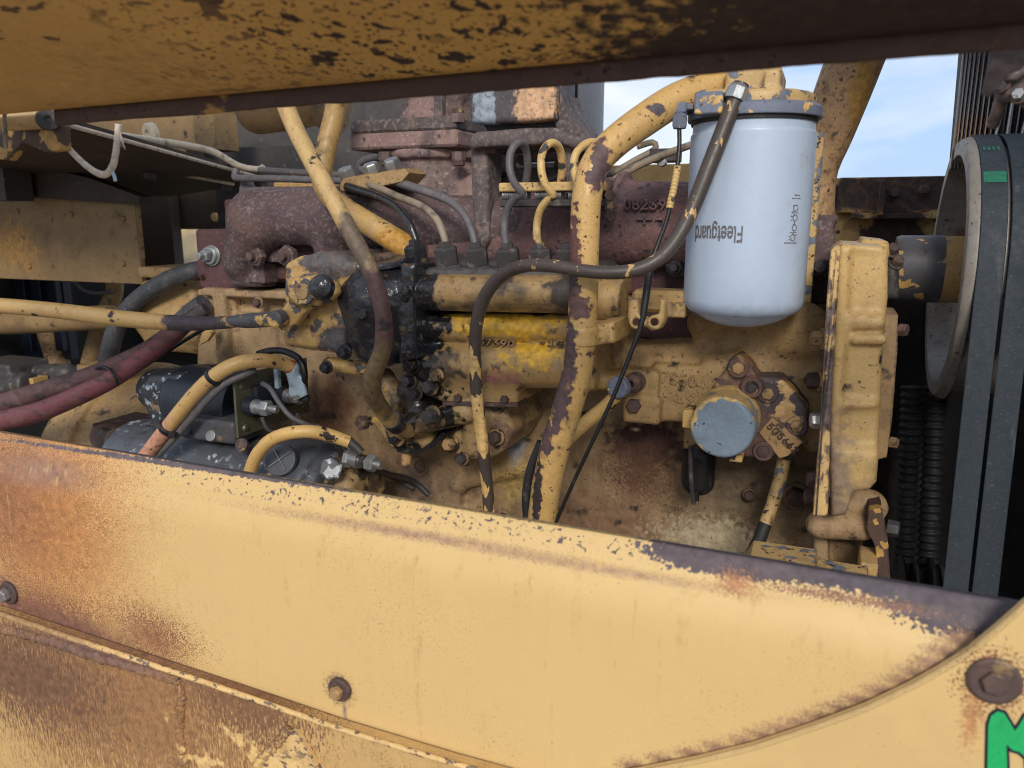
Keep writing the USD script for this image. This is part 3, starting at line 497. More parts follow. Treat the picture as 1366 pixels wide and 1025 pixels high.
M('cover_plate', (0.085, 0.062, 0.066), 0.6, [(('n', 40.0, 0.53, 0.56, None, 6.0), (0.52, 0.33, 0.14), 0.5, 0.25), (('n', 22.0, 0.5, 0.66), (0.16, 0.085, 0.065), 0.65), (('n', 70.0, 0.62, 0.68), (0.30, 0.18, 0.10), 0.65)] + edge, vary=0.25, fine=(360.0, 0.35), bevel=0.0015)
M('filter_white', (0.42, 0.505, 0.635), 0.34, [(('*', ('n', 260.0, 0.735, 0.75), ('n', 26.0, 0.5, 0.6)), (0.05, 0.06, 0.10), 0.5), (('*', ('n', 600.0, 0.70, 0.73), ('n', 20.0, 0.5, 0.7)), (0.10, 0.11, 0.15), 0.5), (('n', 8.0, 0.5, 0.8), (0.395, 0.475, 0.60), 0.4), (('n', 30.0, 0.60, 0.8), (0.37, 0.40, 0.44), 0.5), (('*', ('n', 90.0, 0.58, 0.75, (1, 1, .1)), ('p', P(950, 420, .72), (.07, .2, .05), 0.4, 60.0, 0, 0.8)), (0.33, 0.33, 0.33), 0.55)], vary=0.03, fine=(500.0, 0.03), lumps=(30.0, 0.35), bevel=0.001, spec=0.5)
M('print_grey', (0.13, 0.125, 0.135), 0.5, [(('n', 500.0, 0.6, 0.66), (0.45, 0.48, 0.52), 0.5)], fine=None, bevel=0)
M('rubber', (0.022, 0.022, 0.024), 0.55, [(('n', 90.0, 0.58, 0.72), (0.06, 0.055, 0.05), 0.7)], vary=0.3, bevel=0.001)
M('hose_black', (0.050, 0.053, 0.062), 0.6, [(('n', 60.0, 0.52, 0.7), (0.10, 0.098, 0.10), 0.7), (('n', 200.0, 0.6, 0.7), (0.16, 0.14, 0.12), 0.75)], vary=0.25, fine=(500.0, 0.15), bevel=0)
M('hose_red', (0.150, 0.048, 0.055), 0.55, [(('n', 130.0, 0.54, 0.64, (.25, .25, 1)), (0.07, 0.035, 0.038), 0.65), (('n', 40.0, 0.55, 0.72), (0.15, 0.085, 0.075), 0.65), (('p', P(240, 430, .72), (.05, .2, .035), 0.6, 60.0, 0, 0.3), (0.062, 0.047, 0.048), 0.65)], vary=0.2, fine=(300.0, 0.2), bevel=0)
M('hose_red_dull', (0.100, 0.050, 0.050), 0.65, [(('n', 110.0, 0.52, 0.62, (.25, .25, 1)), (0.055, 0.035, 0.034), 0.7), (('n', 40.0, 0.55, 0.7), (0.14, 0.09, 0.075), 0.7)], vary=0.2, fine=(300.0, 0.25), bevel=0)
M('belt', (0.021, 0.031, 0.044), 0.62, [(('n', 8.0, 0.4, 0.7, (1, 1, .4)), (0.029, 0.040, 0.054), 0.68), (('n', 500.0, 0.60, 0.72), (0.085, 0.10, 0.12), 0.75), (('n', 60.0, 0.66, 0.72, (1, 1, .15)), (0.07, 0.085, 0.10), 0.7)], vary=0.1, fine=(900.0, 0.08), bevel=0.001)
M('belt_green', (0.02, 0.165, 0.105), 0.6, [(('n', 200.0, 0.58, 0.7), (0.03, 0.07, 0.07), 0.6)], bevel=0)
M('steel', (0.42, 0.42, 0.42), 0.42, [(('n', 60.0, 0.55, 0.72), (0.18, 0.15, 0.13), 0.6, 0, 0.4), (('n', 250.0, 0.62, 0.72), (0.12, 0.08, 0.06), 0.7, 0, 0.2)], metallic=0.85, vary=0.2, bevel=0.0008)
M('zinc', (0.38, 0.40, 0.41), 0.40, [(('n', 50.0, 0.58, 0.75), (0.30, 0.29, 0.26), 0.55, 0, 0.5)], metallic=0.7, vary=0.15, bevel=0.0008)
M('pulley_metal', (0.29, 0.265, 0.235), 0.5, [(('n', 40.0, 0.5, 0.7), (0.24, 0.225, 0.21), 0.6), (('n', 160.0, 0.62, 0.7), (0.09, 0.065, 0.05), 0.7), (('n', 22.0, 0.6, 0.7), (0.20, 0.13, 0.085), 0.7)], metallic=0.25, vary=0.2, bevel=0.0015)
M('bolt_rust', (0.085, 0.055, 0.05), 0.62, [(('n', 90.0, 0.52, 0.68), (0.16, 0.09, 0.065), 0.7), (('n', 60.0, 0.62, 0.70), (0.30, 0.20, 0.10), 0.6)], vary=0.3, fine=(420.0, 0.3), bevel=0.001)
M('bolt_tan', (0.44, 0.27, 0.12), 0.55, [(('n', 90.0, 0.54, 0.62), (0.12, 0.07, 0.05), 0.65), (('n', 300.0, 0.6, 0.7), (0.55, 0.38, 0.2), 0.6)] + edge, vary=0.3, bevel=0.001, grime=0.5)
M('bolt_dark', (0.050, 0.045, 0.046), 0.5, [(('n', 90.0, 0.56, 0.7), (0.13, 0.11, 0.10), 0.6), (('n', 50.0, 0.64, 0.72), (0.25, 0.17, 0.08), 0.6)], vary=0.3, bevel=0.001, spec=0.5)
M('bolt_pink', (0.17, 0.115, 0.11), 0.7, [(('n', 120.0, 0.52, 0.66), (0.09, 0.065, 0.068), 0.75)], vary=0.25, fine=(420.0, 0.3), bevel=0.001)
M('starter_paint', (0.075, 0.083, 0.100), 0.45, [(('n', 30.0, 0.5, 0.7), (0.055, 0.058, 0.068), 0.5), (('*', ('n', 75.0, 0.555, 0.575, None, 7.0), ('n', 14.0, 0.48, 0.6)), (0.42, 0.45, 0.48), 0.5, 0.12), (('n', 24.0, 0.64, 0.68), (0.20, 0.13, 0.07), 0.6), (('n', 300.0, 0.64, 0.7), (0.17, 0.16, 0.15), 0.6)], vary=0.2, fine=(360.0, 0.25), lumps=(80.0, 0.5), bevel=0.0015, spec=0.5, grime=0.3)
M('nose_black', (0.030, 0.032, 0.038), 0.4, [(('n', 95.0, 0.60, 0.62, None, 7.0), (0.30, 0.36, 0.43), 0.5, 0.12), (('n', 30.0, 0.6, 0.66), (0.24, 0.15, 0.075), 0.6)], vary=0.25, fine=(330.0, 0.35), lumps=(90.0, 0.8), bevel=0.0015, spec=0.5)
M('solenoid_navy', (0.017, 0.021, 0.031), 0.42, [(('n', 50.0, 0.6, 0.75), (0.035, 0.037, 0.044), 0.55), (('n', 400.0, 0.68, 0.72), (0.35, 0.37, 0.4), 0.6)], vary=0.2, bevel=0.0015)
M('olive_plate', (0.135, 0.130, 0.085), 0.42, [(('n', 30.0, 0.5, 0.7), (0.10, 0.10, 0.075), 0.5), (('n', 260.0, 0.62, 0.7), (0.25, 0.23, 0.16), 0.6)] + [(('e', 0.002, 0.15, 0.25), (0.45, 0.45, 0.40), 0.4)], metallic=0.35, vary=0.2, bevel=0.0008)
M('cable_yellow', (0.52, 0.33, 0.125), 0.4, [(('n', 50.0, 0.5, 0.7), (0.50, 0.30, 0.13), 0.55), (('p', P(200, 590, .66), (.06, .2, .06), 0.6, 90.0, 0.0, 0.4), (0.50, 0.25, 0.17), 0.6), (('n', 130.0, 0.655, 0.67), DARK, 0.6, -0.1)], vary=0.12, fine=(400.0, 0.1), bevel=0)
M('cable_chip', (0.60, 0.385, 0.14), 0.48, [(('n', 60.0, 0.60, 0.615, None, 6.0), DARK, 0.55, -0.2)], vary=0.12, bevel=0)
M('plastic_black', (0.015, 0.015, 0.016), 0.38, [(('n', 90.0, 0.6, 0.75), (0.05, 0.045, 0.04), 0.6)], vary=0.2, bevel=0.0008)
M('lug_blue', (0.36, 0.46, 0.53), 0.5, [(('n', 80.0, 0.58, 0.66), (0.20, 0.16, 0.13), 0.6)], vary=0.15, bevel=0.001)
M('red_tape', (0.40, 0.06, 0.035), 0.5, bevel=0)
M('rope_white', (0.60, 0.53, 0.44), 0.85, [(('n', 160.0, 0.52, 0.7), (0.42, 0.33, 0.24), 0.9)], vary=0.15, fine=(350.0, 0.8), bevel=0)
M('rope_blue', (0.42, 0.55, 0.66), 0.8, bevel=0)
M('conduit', (0.60, 0.51, 0.39), 0.55, [(('n', 60.0, 0.55, 0.7), (0.25, 0.18, 0.12), 0.65)], vary=0.2, bevel=0)
M('line_grey', (0.115, 0.108, 0.115), 0.5, [(('n', 70.0, 0.5, 0.7), (0.17, 0.15, 0.145), 0.55), (('n', 150.0, 0.64, 0.7), (0.06, 0.045, 0.045), 0.65)], vary=0.2, bevel=0)
M('line_tan', (0.26, 0.21, 0.155), 0.5, [(('n', 70.0, 0.5, 0.66), (0.13, 0.105, 0.09), 0.55)], vary=0.25, bevel=0)
M('line_yellow', (0.62, 0.42, 0.17), 0.46, [(('n', 80.0, 0.60, 0.62), (0.06, 0.055, 0.06), 0.55, -0.15), (('n', 250.0, 0.66, 0.7), DARK, 0.6)], vary=0.14, bevel=0, grime=0.15)
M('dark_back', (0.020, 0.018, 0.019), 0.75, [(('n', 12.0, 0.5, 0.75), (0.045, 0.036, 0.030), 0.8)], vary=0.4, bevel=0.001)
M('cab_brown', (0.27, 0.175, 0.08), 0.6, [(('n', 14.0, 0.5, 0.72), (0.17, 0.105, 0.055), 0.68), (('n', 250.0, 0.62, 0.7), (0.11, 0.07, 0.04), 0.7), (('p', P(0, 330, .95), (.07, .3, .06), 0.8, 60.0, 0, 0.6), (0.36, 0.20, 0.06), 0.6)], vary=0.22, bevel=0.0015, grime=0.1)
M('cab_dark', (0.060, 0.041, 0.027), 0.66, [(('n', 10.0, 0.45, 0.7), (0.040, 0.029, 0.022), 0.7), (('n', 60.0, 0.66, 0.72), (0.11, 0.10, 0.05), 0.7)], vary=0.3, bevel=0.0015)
M('cowl_grey', (0.075, 0.068, 0.066), 0.6, [(('n', 9.0, 0.45, 0.7), (0.05, 0.045, 0.045), 0.65), (('n', 45.0, 0.62, 0.72), (0.19, 0.17, 0.15), 0.7)], vary=0.25, bevel=0.001)
M('blue_ribs', (0.009, 0.013, 0.028), 0.45, vary=0.2, bevel=0.001)
M('panel_yellow', (0.62, 0.41, 0.16), 0.5, [(('n', 18.0, 0.5, 0.74), (0.44, 0.27, 0.10), 0.55)], vary=0.12, bevel=0.001)
M('far_rail', (0.58, 0.37, 0.15), 0.62, [(('p', P(1200, 258, 1.28), (.12, .2, .028), 0.5, 40.0, 0, 0.1), (0.075, 0.048, 0.040), 0.7, -0.1), (('p', P(1195, 318, 1.28), (.045, .2, .045), 0.6, 40.0, 0, 0.1), (0.07, 0.042, 0.035), 0.7, -0.1), (('n', 14.0, 0.56, 0.60), (0.075, 0.048, 0.040), 0.7, -0.1), (('v', 70.0, 0.1, 0.2), (0.07, 0.04, 0.035), 0.72), (('n', 200.0, 0.6, 0.68), (0.13, 0.07, 0.04), 0.72)], vary=0.25, bevel=0.0015, grime=0.15)
M('can_grey', (0.40, 0.40, 0.41), 0.5, [(('n', 12.0, 0.5, 0.75, (1, 1, .3)), (0.33, 0.33, 0.34), 0.55), (('n', 220.0, 0.64, 0.7), (0.25, 0.24, 0.23), 0.6)], vary=0.1, bevel=0.001)
M('control_rod', (0.52, 0.33, 0.125), 0.38, [(('n', 30.0, 0.5, 0.75), (0.50, 0.31, 0.125), 0.5), (('n', 34.0, 0.64, 0.652, (1, 1, 1.6), 6.0), (0.045, 0.03, 0.035), 0.6, -0.25), (('p', P(265, 432, .68), (.045, .1, .03), 0.5, 90.0, 0, 0.05), (0.070, 0.052, 0.058), 0.6, -0.3)], vary=0.12, bevel=0.0008)
M('clevis', (0.085, 0.083, 0.092), 0.5, [(('n', 50.0, 0.6, 0.62), (0.55, 0.34, 0.11), 0.5), (('n', 120.0, 0.6, 0.7), (0.05, 0.045, 0.05), 0.6)], vary=0.2, bevel=0.001)
M('decal_green', (0.014, 0.40, 0.115), 0.45, [(('n', 260.0, 0.68, 0.71), (0.05, 0.30, 0.12), 0.6), (('n', 20.0, 0.5, 0.8), (0.02, 0.36, 0.12), 0.5)], fine=None, vary=0.08, bevel=0)
M('decal_navy', (0.014, 0.014, 0.035), 0.4, fine=None, vary=0.03, bevel=0)
M('fin_grey', (0.20, 0.18, 0.195), 0.5, [(('p', P(1318, 165, .85), (.05, .3, .03), 0.5, 60.0, 0, 0.4), (0.30, 0.20, 0.13), 0.6)], metallic=0.2, vary=0.3, bevel=0)
M('edge_yellow', (0.68, 0.46, 0.20), 0.5, [(('n', 240.0, 0.57, 0.60, (.6, 1, 1), 7.0), (0.16, 0.12, 0.10), 0.65, -0.1), (('n', 30.0, 0.5, 0.62), (0.50, 0.31, 0.13), 0.6), (('p', P(40, 830, .41), (.10, .1, .03), 0.9, 200.0, 0.0, 0.5), (0.40, 0.24, 0.11), 0.65)], vary=0.15, bevel=0)
M('dirt', (0.30, 0.245, 0.185), 0.95, [(('n', 3.0, 0.45, 0.65), (0.22, 0.17, 0.125), 0.95)], vary=0.25, bevel=0)
L = LOOKS
def sheet(G, th):
    """closed skin from a grid of points and a thickness vector"""
    nu, nv = G.shape[:2]; th = np.asarray(th, float); v = np.vstack([G.reshape(-1, 3), (G + th).reshape(-1, 3)]); N = nu * nv
    i, j = np.meshgrid(np.arange(nu - 1), np.arange(nv - 1), indexing='ij'); q = np.stack([i * nv + j, (i + 1) * nv + j, (i + 1) * nv + j + 1, i * nv + j + 1], -1).reshape(-1, 4)
    rim = [[k * nv for k in range(nu)], [k * nv + nv - 1 for k in range(nu)][::-1], list(range(nv))[::-1], [(nu - 1) * nv + k for k in range(nv)]]
    Q = [q, q[:, ::-1] + N]
    for r in rim:
        r = np.array(r); Q.append(np.stack([r[:-1], r[:-1] + N, r[1:] + N, r[1:]], 1)[:, ::-1])
    q = np.vstack(Q); t = trimesh.Trimesh(v, np.vstack([q[:, [0, 1, 2]], q[:, [0, 2, 3]]]), process=False)
    t.fix_normals(); return t

# ---- ground
one('ground', 'bare pale dirt ground beneath the machine', 'ground', trimesh.creation.box((120, 120, 0.02), trimesh.transformations.translation_matrix((0, 0, -0.01))), L['dirt'], False, kind='structure')

# ---- side panel in front of the engine (bent sheet), bolts
A, B = P(0, 578, .436), P(1340, 803, .436)
xs = np.linspace(-0.80, 0.20, 160)
prof = np.array([(.452, -.010), (.446, -.002), (.4375, .0), (.4355, -.0012), (.4285, -.0125), (.4278, -.0145), (.4272, -.0175), (.4245, -.024), (.4215, -.032), (.4203, -.040), (.42, -.05), (.42, -.07), (.42, -.10), (.42, -.14), (.42, -.18), (.42, -.24), (.42, -.32)])
G = np.zeros((len(xs), len(prof), 3))
for i, x in enumerate(xs):
    zt = A[2] + (B[2] - A[2]) * (x - A[0]) / (B[0] - A[0])
    G[i, :, 0], G[i, :, 1], G[i, :, 2] = x, prof[:, 0], zt + prof[:, 1]
w = np.clip((0.0 - prof[:, 1]) / 0.05, 0.15, 1)
G[..., 1] += (fbm(G * [5, 1, 7] + 3.1, 2) - 0.5) * 0.006 * w + (fbm(G * [30, 1, 30] + 1.1, 2) - 0.5) * 0.0012
t = Thing('side_panel', 'faded yellow bent steel side panel with orange rust bleeding across its left end', 'panel')
t.part('bent_sheet', sheet(G, (0, 0.0025, -0.001)), L['side_panel'], 40)
for px, py, r in ((12, 791, 9.0), (453, 920, 9.5)):
    s = S(px, py, .42); p = P(px, py, .418)
    i = t.part('washer', ring(p + V(0, .002, 0), TO, r * s * 0.5, r * s * 1.75, .0042), L['bolt_rust'], 30)
    t.part('bolt', hexhead(p + V(0, -.002, 0), V(-.05, -1, -.08), r * s, r * s * 1.0), L['bolt_tan' if px > 100 else 'steel'], 30, parent=i)
t.done()

# ---- lower frame plate with weld seam, its little gusset and the fender plate at right
t = Thing('lower_frame_plate', 'rust streaked lower frame plate with ragged weld bead beneath the side panel', 'frame plate')
t.part('plate', subd(plate([(-80, 795), (0, 818), (120, 858), (300, 918), (450, 970), (600, 1016), (760, 1060), (760, 1130), (-80, 1130)], .4095, .419), .02), L['frame_plate'], 30)
def bead(px, y, r, seed):
    m = tube([(a, b, y) for a, b in px], r, n=12, step=.0016); c = m.vertices
    m.vertices = c + m.vertex_normals * ((fbm(c * [520, 1, 420] + seed, 3, seed) - 0.45) * 0.0070)[:, None]; return m
t.part('weld_bead', bead([(-40, 828), (60, 852), (130, 876), (190, 893), (240, 908)], .4098, 6.0, 3), L['frame_plate'], 50)
t.part('weld_bead', bead([(238, 905), (243, 935), (241, 975), (247, 1015), (246, 1050)], .4098, 6.0, 5), L['frame_plate'], 50)
t.part('edge_strip', tube([(-60, 801, .4096), (0, 819.5, .4096), (120, 859.5, .4096), (300, 919.5, .4096), (450, 971, .4096), (600, 1017, .4096), (720, 1050, .4096)], 3.8, n=10, step=.002, bump=.25), L['edge_yellow'], 50)
t.done()
t = Thing('gusset_plate', 'small tan gusset plate with chamfered corner welded low on the frame plate', 'gusset')
t.part('gusset', subd(plate([(344, 1024), (386, 977), (396, 979), (430, 1040), (430, 1120), (300, 1120), (300, 1075)], .4045, .4094), .01), L['edge_yellow'], 30)
t.part('weld_bead', bead([(330, 1042), (352, 1012), (386, 975)], .4060, 6, 9), L['frame_plate'], 50)
t.done()
arc = [(1440, 742), (1404, 775), (1366, 803), (1330, 835), (1290, 868), (1250, 893), (1210, 915), (1155, 941), (1100, 962), (1050, 979), (1000, 995), (930, 1012), (850, 1028), (760, 1044), (700, 1056)]
t = Thing('fender_plate', 'yellow curved fender plate overlapping the right end of the side panel', 'fender')
t.part('plate', subd(plate(arc + [(700, 1120), (1460, 1120)], .4135, .4172), .02), L['fender'], 30)
t.part('rolled_edge', sweep([P(a + 3, b + 4, .4138) for a, b in arc], .0012, n=10, step=.003, bump=.2), L['fender'], 50)
p = P(1326, 908, .4130); s = S(1326, 908, .413)
i = t.part('dished_washer', lathe([(10 * s, -.0005), (33 * s, 0), (33 * s, .001), (29 * s, .0022), (18 * s, .0016), (10 * s, .0018)], p, TO, 36), L['bolt_rust'], 40)
t.part('bolt', hexhead(p + V(0, -.0015, 0), TO, 17 * s, 9 * s), L['bolt_rust'], 30, parent=i, label='worn hex bolt with bare metal corners')
N = [(1318, 968), (1322, 955), (1331, 949), (1340, 952), (1347, 963), (1354, 975), (1361, 965), (1367, 955), (1380, 950), (1396, 956), (1400, 1060), (1372, 1060), (1369, 1012), (1360, 1004), (1350, 1001), (1343, 994), (1345, 1060), (1316, 1060)]
def offs(px, d): return list(sg.Polygon(px).buffer(d, join_style='round').exterior.coords)[:-1]
t.part('decal_outline', plate(offs(N, 3.2), .4128, .4137), L['decal_navy'], False)
t.part('decal_letter', plate(offs(N, -0.4), .4123, .4130), L['decal_green'], False)
t.done()

# ---- raised hood overhead
A, B = P(78, 168, .40), P(1290, 72, .40); zl = lambda x: A[2] + (B[2] - A[2]) * (x - A[0]) / (B[0] - A[0])
t = Thing('raised_hood', 'raised yellow hood overhead with rust speckled underside and dark rusty lip', 'hood')
xs = np.linspace(-0.86, 0.24, 120); ys = np.concatenate([np.linspace(.3985, .38, 8), np.linspace(.375, .20, 24)])
G = np.zeros((len(xs), len(ys), 3)); G[..., 0] = xs[:, None]; G[..., 1] = ys[None]
d = .40 - ys
G[..., 2] = zl(xs)[:, None] + .0105 + (d * .235 + 0.004 * np.exp(-((d - .001) / .006)))[None] - .004
G[..., 2] += (fbm(np.stack([G[..., 0] * 5, G[..., 1] * 9, G[..., 0] * 0], -1) + 2.2, 3, 4) - 0.5) * 0.006 * np.clip(d / .05, 0, 1)[None]
t.part('hood_skin', sheet(G, (0, 0, .0028)), L['hood_under'], 40)
xs = np.linspace(A[0], 0.24, 170); hz = np.array([.012, .010, .006, .003, .0008, 0, .0008, .003])
hy = np.array([.3990, .3978, .3974, .3974, .3978, .3992, .4010, .4016])
G = np.stack([np.repeat(xs[:, None], 8, 1), np.repeat(hy[None], len(xs), 0), zl(xs)[:, None] + hz[None]], -1)
G[..., 2] += ((fbm(np.stack([xs * 60, xs * 0, xs * 0], -1), 3, 2) - .5) * .0016)[:, None] * np.array([0, .2, .5, 1, 1, 1, 1, 1])
G[..., 1] += (fbm(G * [90, 1, 200], 3, 3) - .5) * .0012
t.part('rusty_lip', sheet(G, (0, .0022, .0004)), L['hood_lip'], 40)
t.part('unseen_shade_roof', rbox(V(-1.5, .62, 2.03), V(.55, .92, 2.035)), L['hood_under'], False)  # unseen roof slab added over the engine to darken the bay
t.part('latch_tab', rough(subd(plate([(1326, 62), (1375, 50), (1390, 72), (1347, 100), (1322, 128), (1312, 124), (1318, 95)], .399, .404), .004), .0006, 120), L['flange_rust'], 40)
t.done()
# hinge at the left end of the hood
t = Thing('hood_hinge', 'chipped rusty hinge lug with pin tube under the left end of the hood', 'hinge')
t.part('lug_plate', subd(plate([(-40, 140), (60, 146), (81, 168), (82, 200), (60, 203), (30, 190), (8, 214), (-40, 205)], .418, .426), .006), L['hinge_chip'], 30, label='rusty lug plate with yellow paint left in patches')
p = P(8, 163, .41); q = P(62, 160, .41); s = S(60, 160, .41)
i = t.part('pin_tube', sweep([p, q], 12 * s, n=24, bump=.03), L['pipe_tan'], 40)
t.part('pin_end', cat(ring(q + V(.0002, 0, 0), V(1, -.45, 0), 5 * s, 14 * s, .003), disc(q + V(-.001, 0, 0), V(1, -.45, 0), 6 * s, .002)), L['bolt_dark'], 35, parent=i)
t.part('strap', tube([(6, 150, .40), (7, 175, .40), (8, 198, .401)], 2.5, n=10), L['line_tan'])
t.done()

# ---- machine body beyond: cab side, floor, firewall, far rail
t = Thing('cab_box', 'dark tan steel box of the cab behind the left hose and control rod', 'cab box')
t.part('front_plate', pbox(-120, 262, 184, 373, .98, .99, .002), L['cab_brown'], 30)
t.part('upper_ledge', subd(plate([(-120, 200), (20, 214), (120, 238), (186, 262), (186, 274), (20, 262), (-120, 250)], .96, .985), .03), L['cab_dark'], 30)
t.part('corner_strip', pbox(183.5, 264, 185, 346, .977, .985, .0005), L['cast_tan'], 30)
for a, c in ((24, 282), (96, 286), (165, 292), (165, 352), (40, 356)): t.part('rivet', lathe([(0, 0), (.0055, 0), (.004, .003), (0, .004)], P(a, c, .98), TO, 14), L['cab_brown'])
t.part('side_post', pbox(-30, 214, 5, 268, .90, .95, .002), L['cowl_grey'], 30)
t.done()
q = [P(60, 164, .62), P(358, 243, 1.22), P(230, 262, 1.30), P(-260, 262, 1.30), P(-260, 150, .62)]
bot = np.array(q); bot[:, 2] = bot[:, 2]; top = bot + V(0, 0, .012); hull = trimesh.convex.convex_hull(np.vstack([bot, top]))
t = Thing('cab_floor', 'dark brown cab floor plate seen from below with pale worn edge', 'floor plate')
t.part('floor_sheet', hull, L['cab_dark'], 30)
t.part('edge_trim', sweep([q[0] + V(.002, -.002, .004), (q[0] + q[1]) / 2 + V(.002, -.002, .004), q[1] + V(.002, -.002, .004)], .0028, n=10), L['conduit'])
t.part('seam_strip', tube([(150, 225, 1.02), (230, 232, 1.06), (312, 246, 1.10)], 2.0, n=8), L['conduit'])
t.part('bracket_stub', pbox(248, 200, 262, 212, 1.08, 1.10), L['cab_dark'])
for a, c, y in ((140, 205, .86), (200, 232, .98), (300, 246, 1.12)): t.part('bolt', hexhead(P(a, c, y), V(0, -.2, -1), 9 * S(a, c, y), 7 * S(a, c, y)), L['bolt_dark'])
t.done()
one('firewall', 'grey steel firewall behind the two crossing hoses', 'firewall', cat(pbox(284, 90, 520, 330, 1.36, 1.38), pbox(490, 90, 560, 330, 1.34, 1.352)), L['cowl_grey'], 30)
t = Thing('cab_bracket', 'tan steel bracket post on the edge of the cab floor', 'bracket')
t.part('post', pbox(258, 120, 286, 200, 1.16, 1.22), L['cast_tan']); t.part('web', pbox(60, 120, 259, 216, 1.22, 1.23), L['cab_brown']); t.part('lower_web', pbox(240, 196, 420, 246, 1.30, 1.31), L['cowl_grey']); t.done()
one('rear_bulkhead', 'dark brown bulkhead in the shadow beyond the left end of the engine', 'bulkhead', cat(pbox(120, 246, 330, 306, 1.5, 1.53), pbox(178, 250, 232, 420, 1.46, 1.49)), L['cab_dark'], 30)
t = Thing('sunlit_panel', 'bright yellow panel glimpsed through the gap left of the purple exhaust manifold', 'panel')
sq = [P(236, 299, 1.95), P(320, 299, 1.95), P(330, 366, 1.62), P(216, 366, 1.62)]; t.part('sheet', trimesh.convex.convex_hull(np.vstack([sq, np.array(sq) + V(0, .012, -.012)])), L['panel_yellow'], False); t.part('dark_edge', tube([(238, 300, 1.94), (219, 366, 1.61)], 4, n=8), L['cab_dark']); t.done()
one('light_spot_disc', 'small tan disc standing in for light through a hole above the sunlit panel', 'light_spot', disc(P(293, 290, 1.49), TO, 5.5 * S(293, 290, 1.49), .02), L['panel_yellow'])  # pale disc added as the spot of light through a hole
t = Thing('ribbed_cover', 'dark blue ribbed cover under the cab box at far left', 'cover')
t.part('back', pbox(-120, 366, 88, 470, 1.20, 1.22), L['blue_ribs'])
for k in range(9): t.part('rib', pbox(-100 + 21 * k, 368, -90 + 21 * k, 468, 1.185, 1.203, .003), L['blue_ribs'])
t.done()
t = Thing('far_side_panel', 'rust blotched far side hood rail under the sky', 'rail')
t.part('rail_sheet', rough(subd(pbox(640, 240, 1330, 640, 1.30, 1.32, .002), .03), .001, 40), L['far_rail'], 30)
t.part('flange', pbox(1118, 236, 1260, 284, 1.275, 1.302, .003), L['far_rail'], 30)
t.part('stiffener', pbox(1173, 241, 1180, 288, 1.255, 1.276, .002), L['far_rail'], 30)
t.part('lower_lip', pbox(1135, 284, 1262, 292, 1.262, 1.30, .002), L['far_rail'], 30)
for a, b in ((1193, 258), (1232, 254)): pbolt(t, a, b, 1.275, 6, L['bolt_rust'], L['bolt_rust'])
t.done()
one('far_rail_strip', 'plain tan top strip of the far side rail left of the white filter', 'rail', pbox(700, 221, 925, 262, 1.24, 1.27, .003), L['panel_yellow'])
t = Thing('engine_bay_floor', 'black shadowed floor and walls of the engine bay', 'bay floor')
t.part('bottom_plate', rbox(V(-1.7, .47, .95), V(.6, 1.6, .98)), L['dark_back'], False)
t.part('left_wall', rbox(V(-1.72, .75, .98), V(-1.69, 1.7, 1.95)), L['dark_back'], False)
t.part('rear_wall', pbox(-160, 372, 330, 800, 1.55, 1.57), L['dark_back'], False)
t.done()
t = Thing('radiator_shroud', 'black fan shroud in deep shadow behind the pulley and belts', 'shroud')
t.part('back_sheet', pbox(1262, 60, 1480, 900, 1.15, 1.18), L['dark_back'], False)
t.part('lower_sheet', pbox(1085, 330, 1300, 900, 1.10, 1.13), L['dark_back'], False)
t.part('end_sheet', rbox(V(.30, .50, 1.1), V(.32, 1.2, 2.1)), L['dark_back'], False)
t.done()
# ---- cylinder block wall
b = Casting(.0032)
b.add(slab([(262, 386), (1120, 400), (1120, 860), (262, 760)], .87, .97, .004))
b.add(pblock(268, 386, 385, 398, .857, .88, .003)).add(pblock(286, 396, 303, 520, .855, .88, .005))
b.sub(pblock(306, 402, 370, 420, .86, .885, .004)).sub(pblock(278, 402, 288, 420, .86, .885, .004))
b.add(slab([(560, 590), (600, 560), (660, 580), (690, 600), (690, 622), (650, 640), (600, 650), (585, 700), (560, 720), (530, 700)], .855, .88, .008), .012)
b.add(slab([(380, 500), (560, 480), (580, 720), (400, 700)], .862, .88, .006), .01)
b.add(capsule(P(618, 640, .862), P(705, 622, .868), .010), .014).add(capsule(P(600, 700, .866), P(608, 650, .862), .010), .014)
b.add(capsule(P(480, 630, .865), P(560, 735, .868), .011), .012)
b.add(capsule(P(1030, 690, .865), P(1070, 690, .86), .016), .02).add(capsule(P(1060, 645, .862), P(1088, 650, .862), .017), .015).add(slab([(1020, 700), (1090, 690), (1090, 760), (1000, 745)], .85, .88, .008), .015)
b.add(capsule(P(1005, 748, .865), P(1090, 742, .85), .012), .02)
t = Thing('engine_block', 'grimy tan engine block wall with rust stains below the pump and cover', 'engine block')
t.part('casting', b.mesh(.0007, 90), L['block_tan'], 60)
for a, c, r in ((452, 600, 9), (520, 690, 10), (672, 690, 8), (1000, 660, 7), (395, 402, 7), (345, 404, 6)): pbolt(t, a, c, .859, r, L['bolt_rust'], L['block_tan'], h=6)
t.part('parting_line', tube([(400, 500, .861), (402, 560, .861), (404, 640, .861), (406, 720, .861)], 1.6, n=8, bump=.3), L['block_tan'])
t.done()

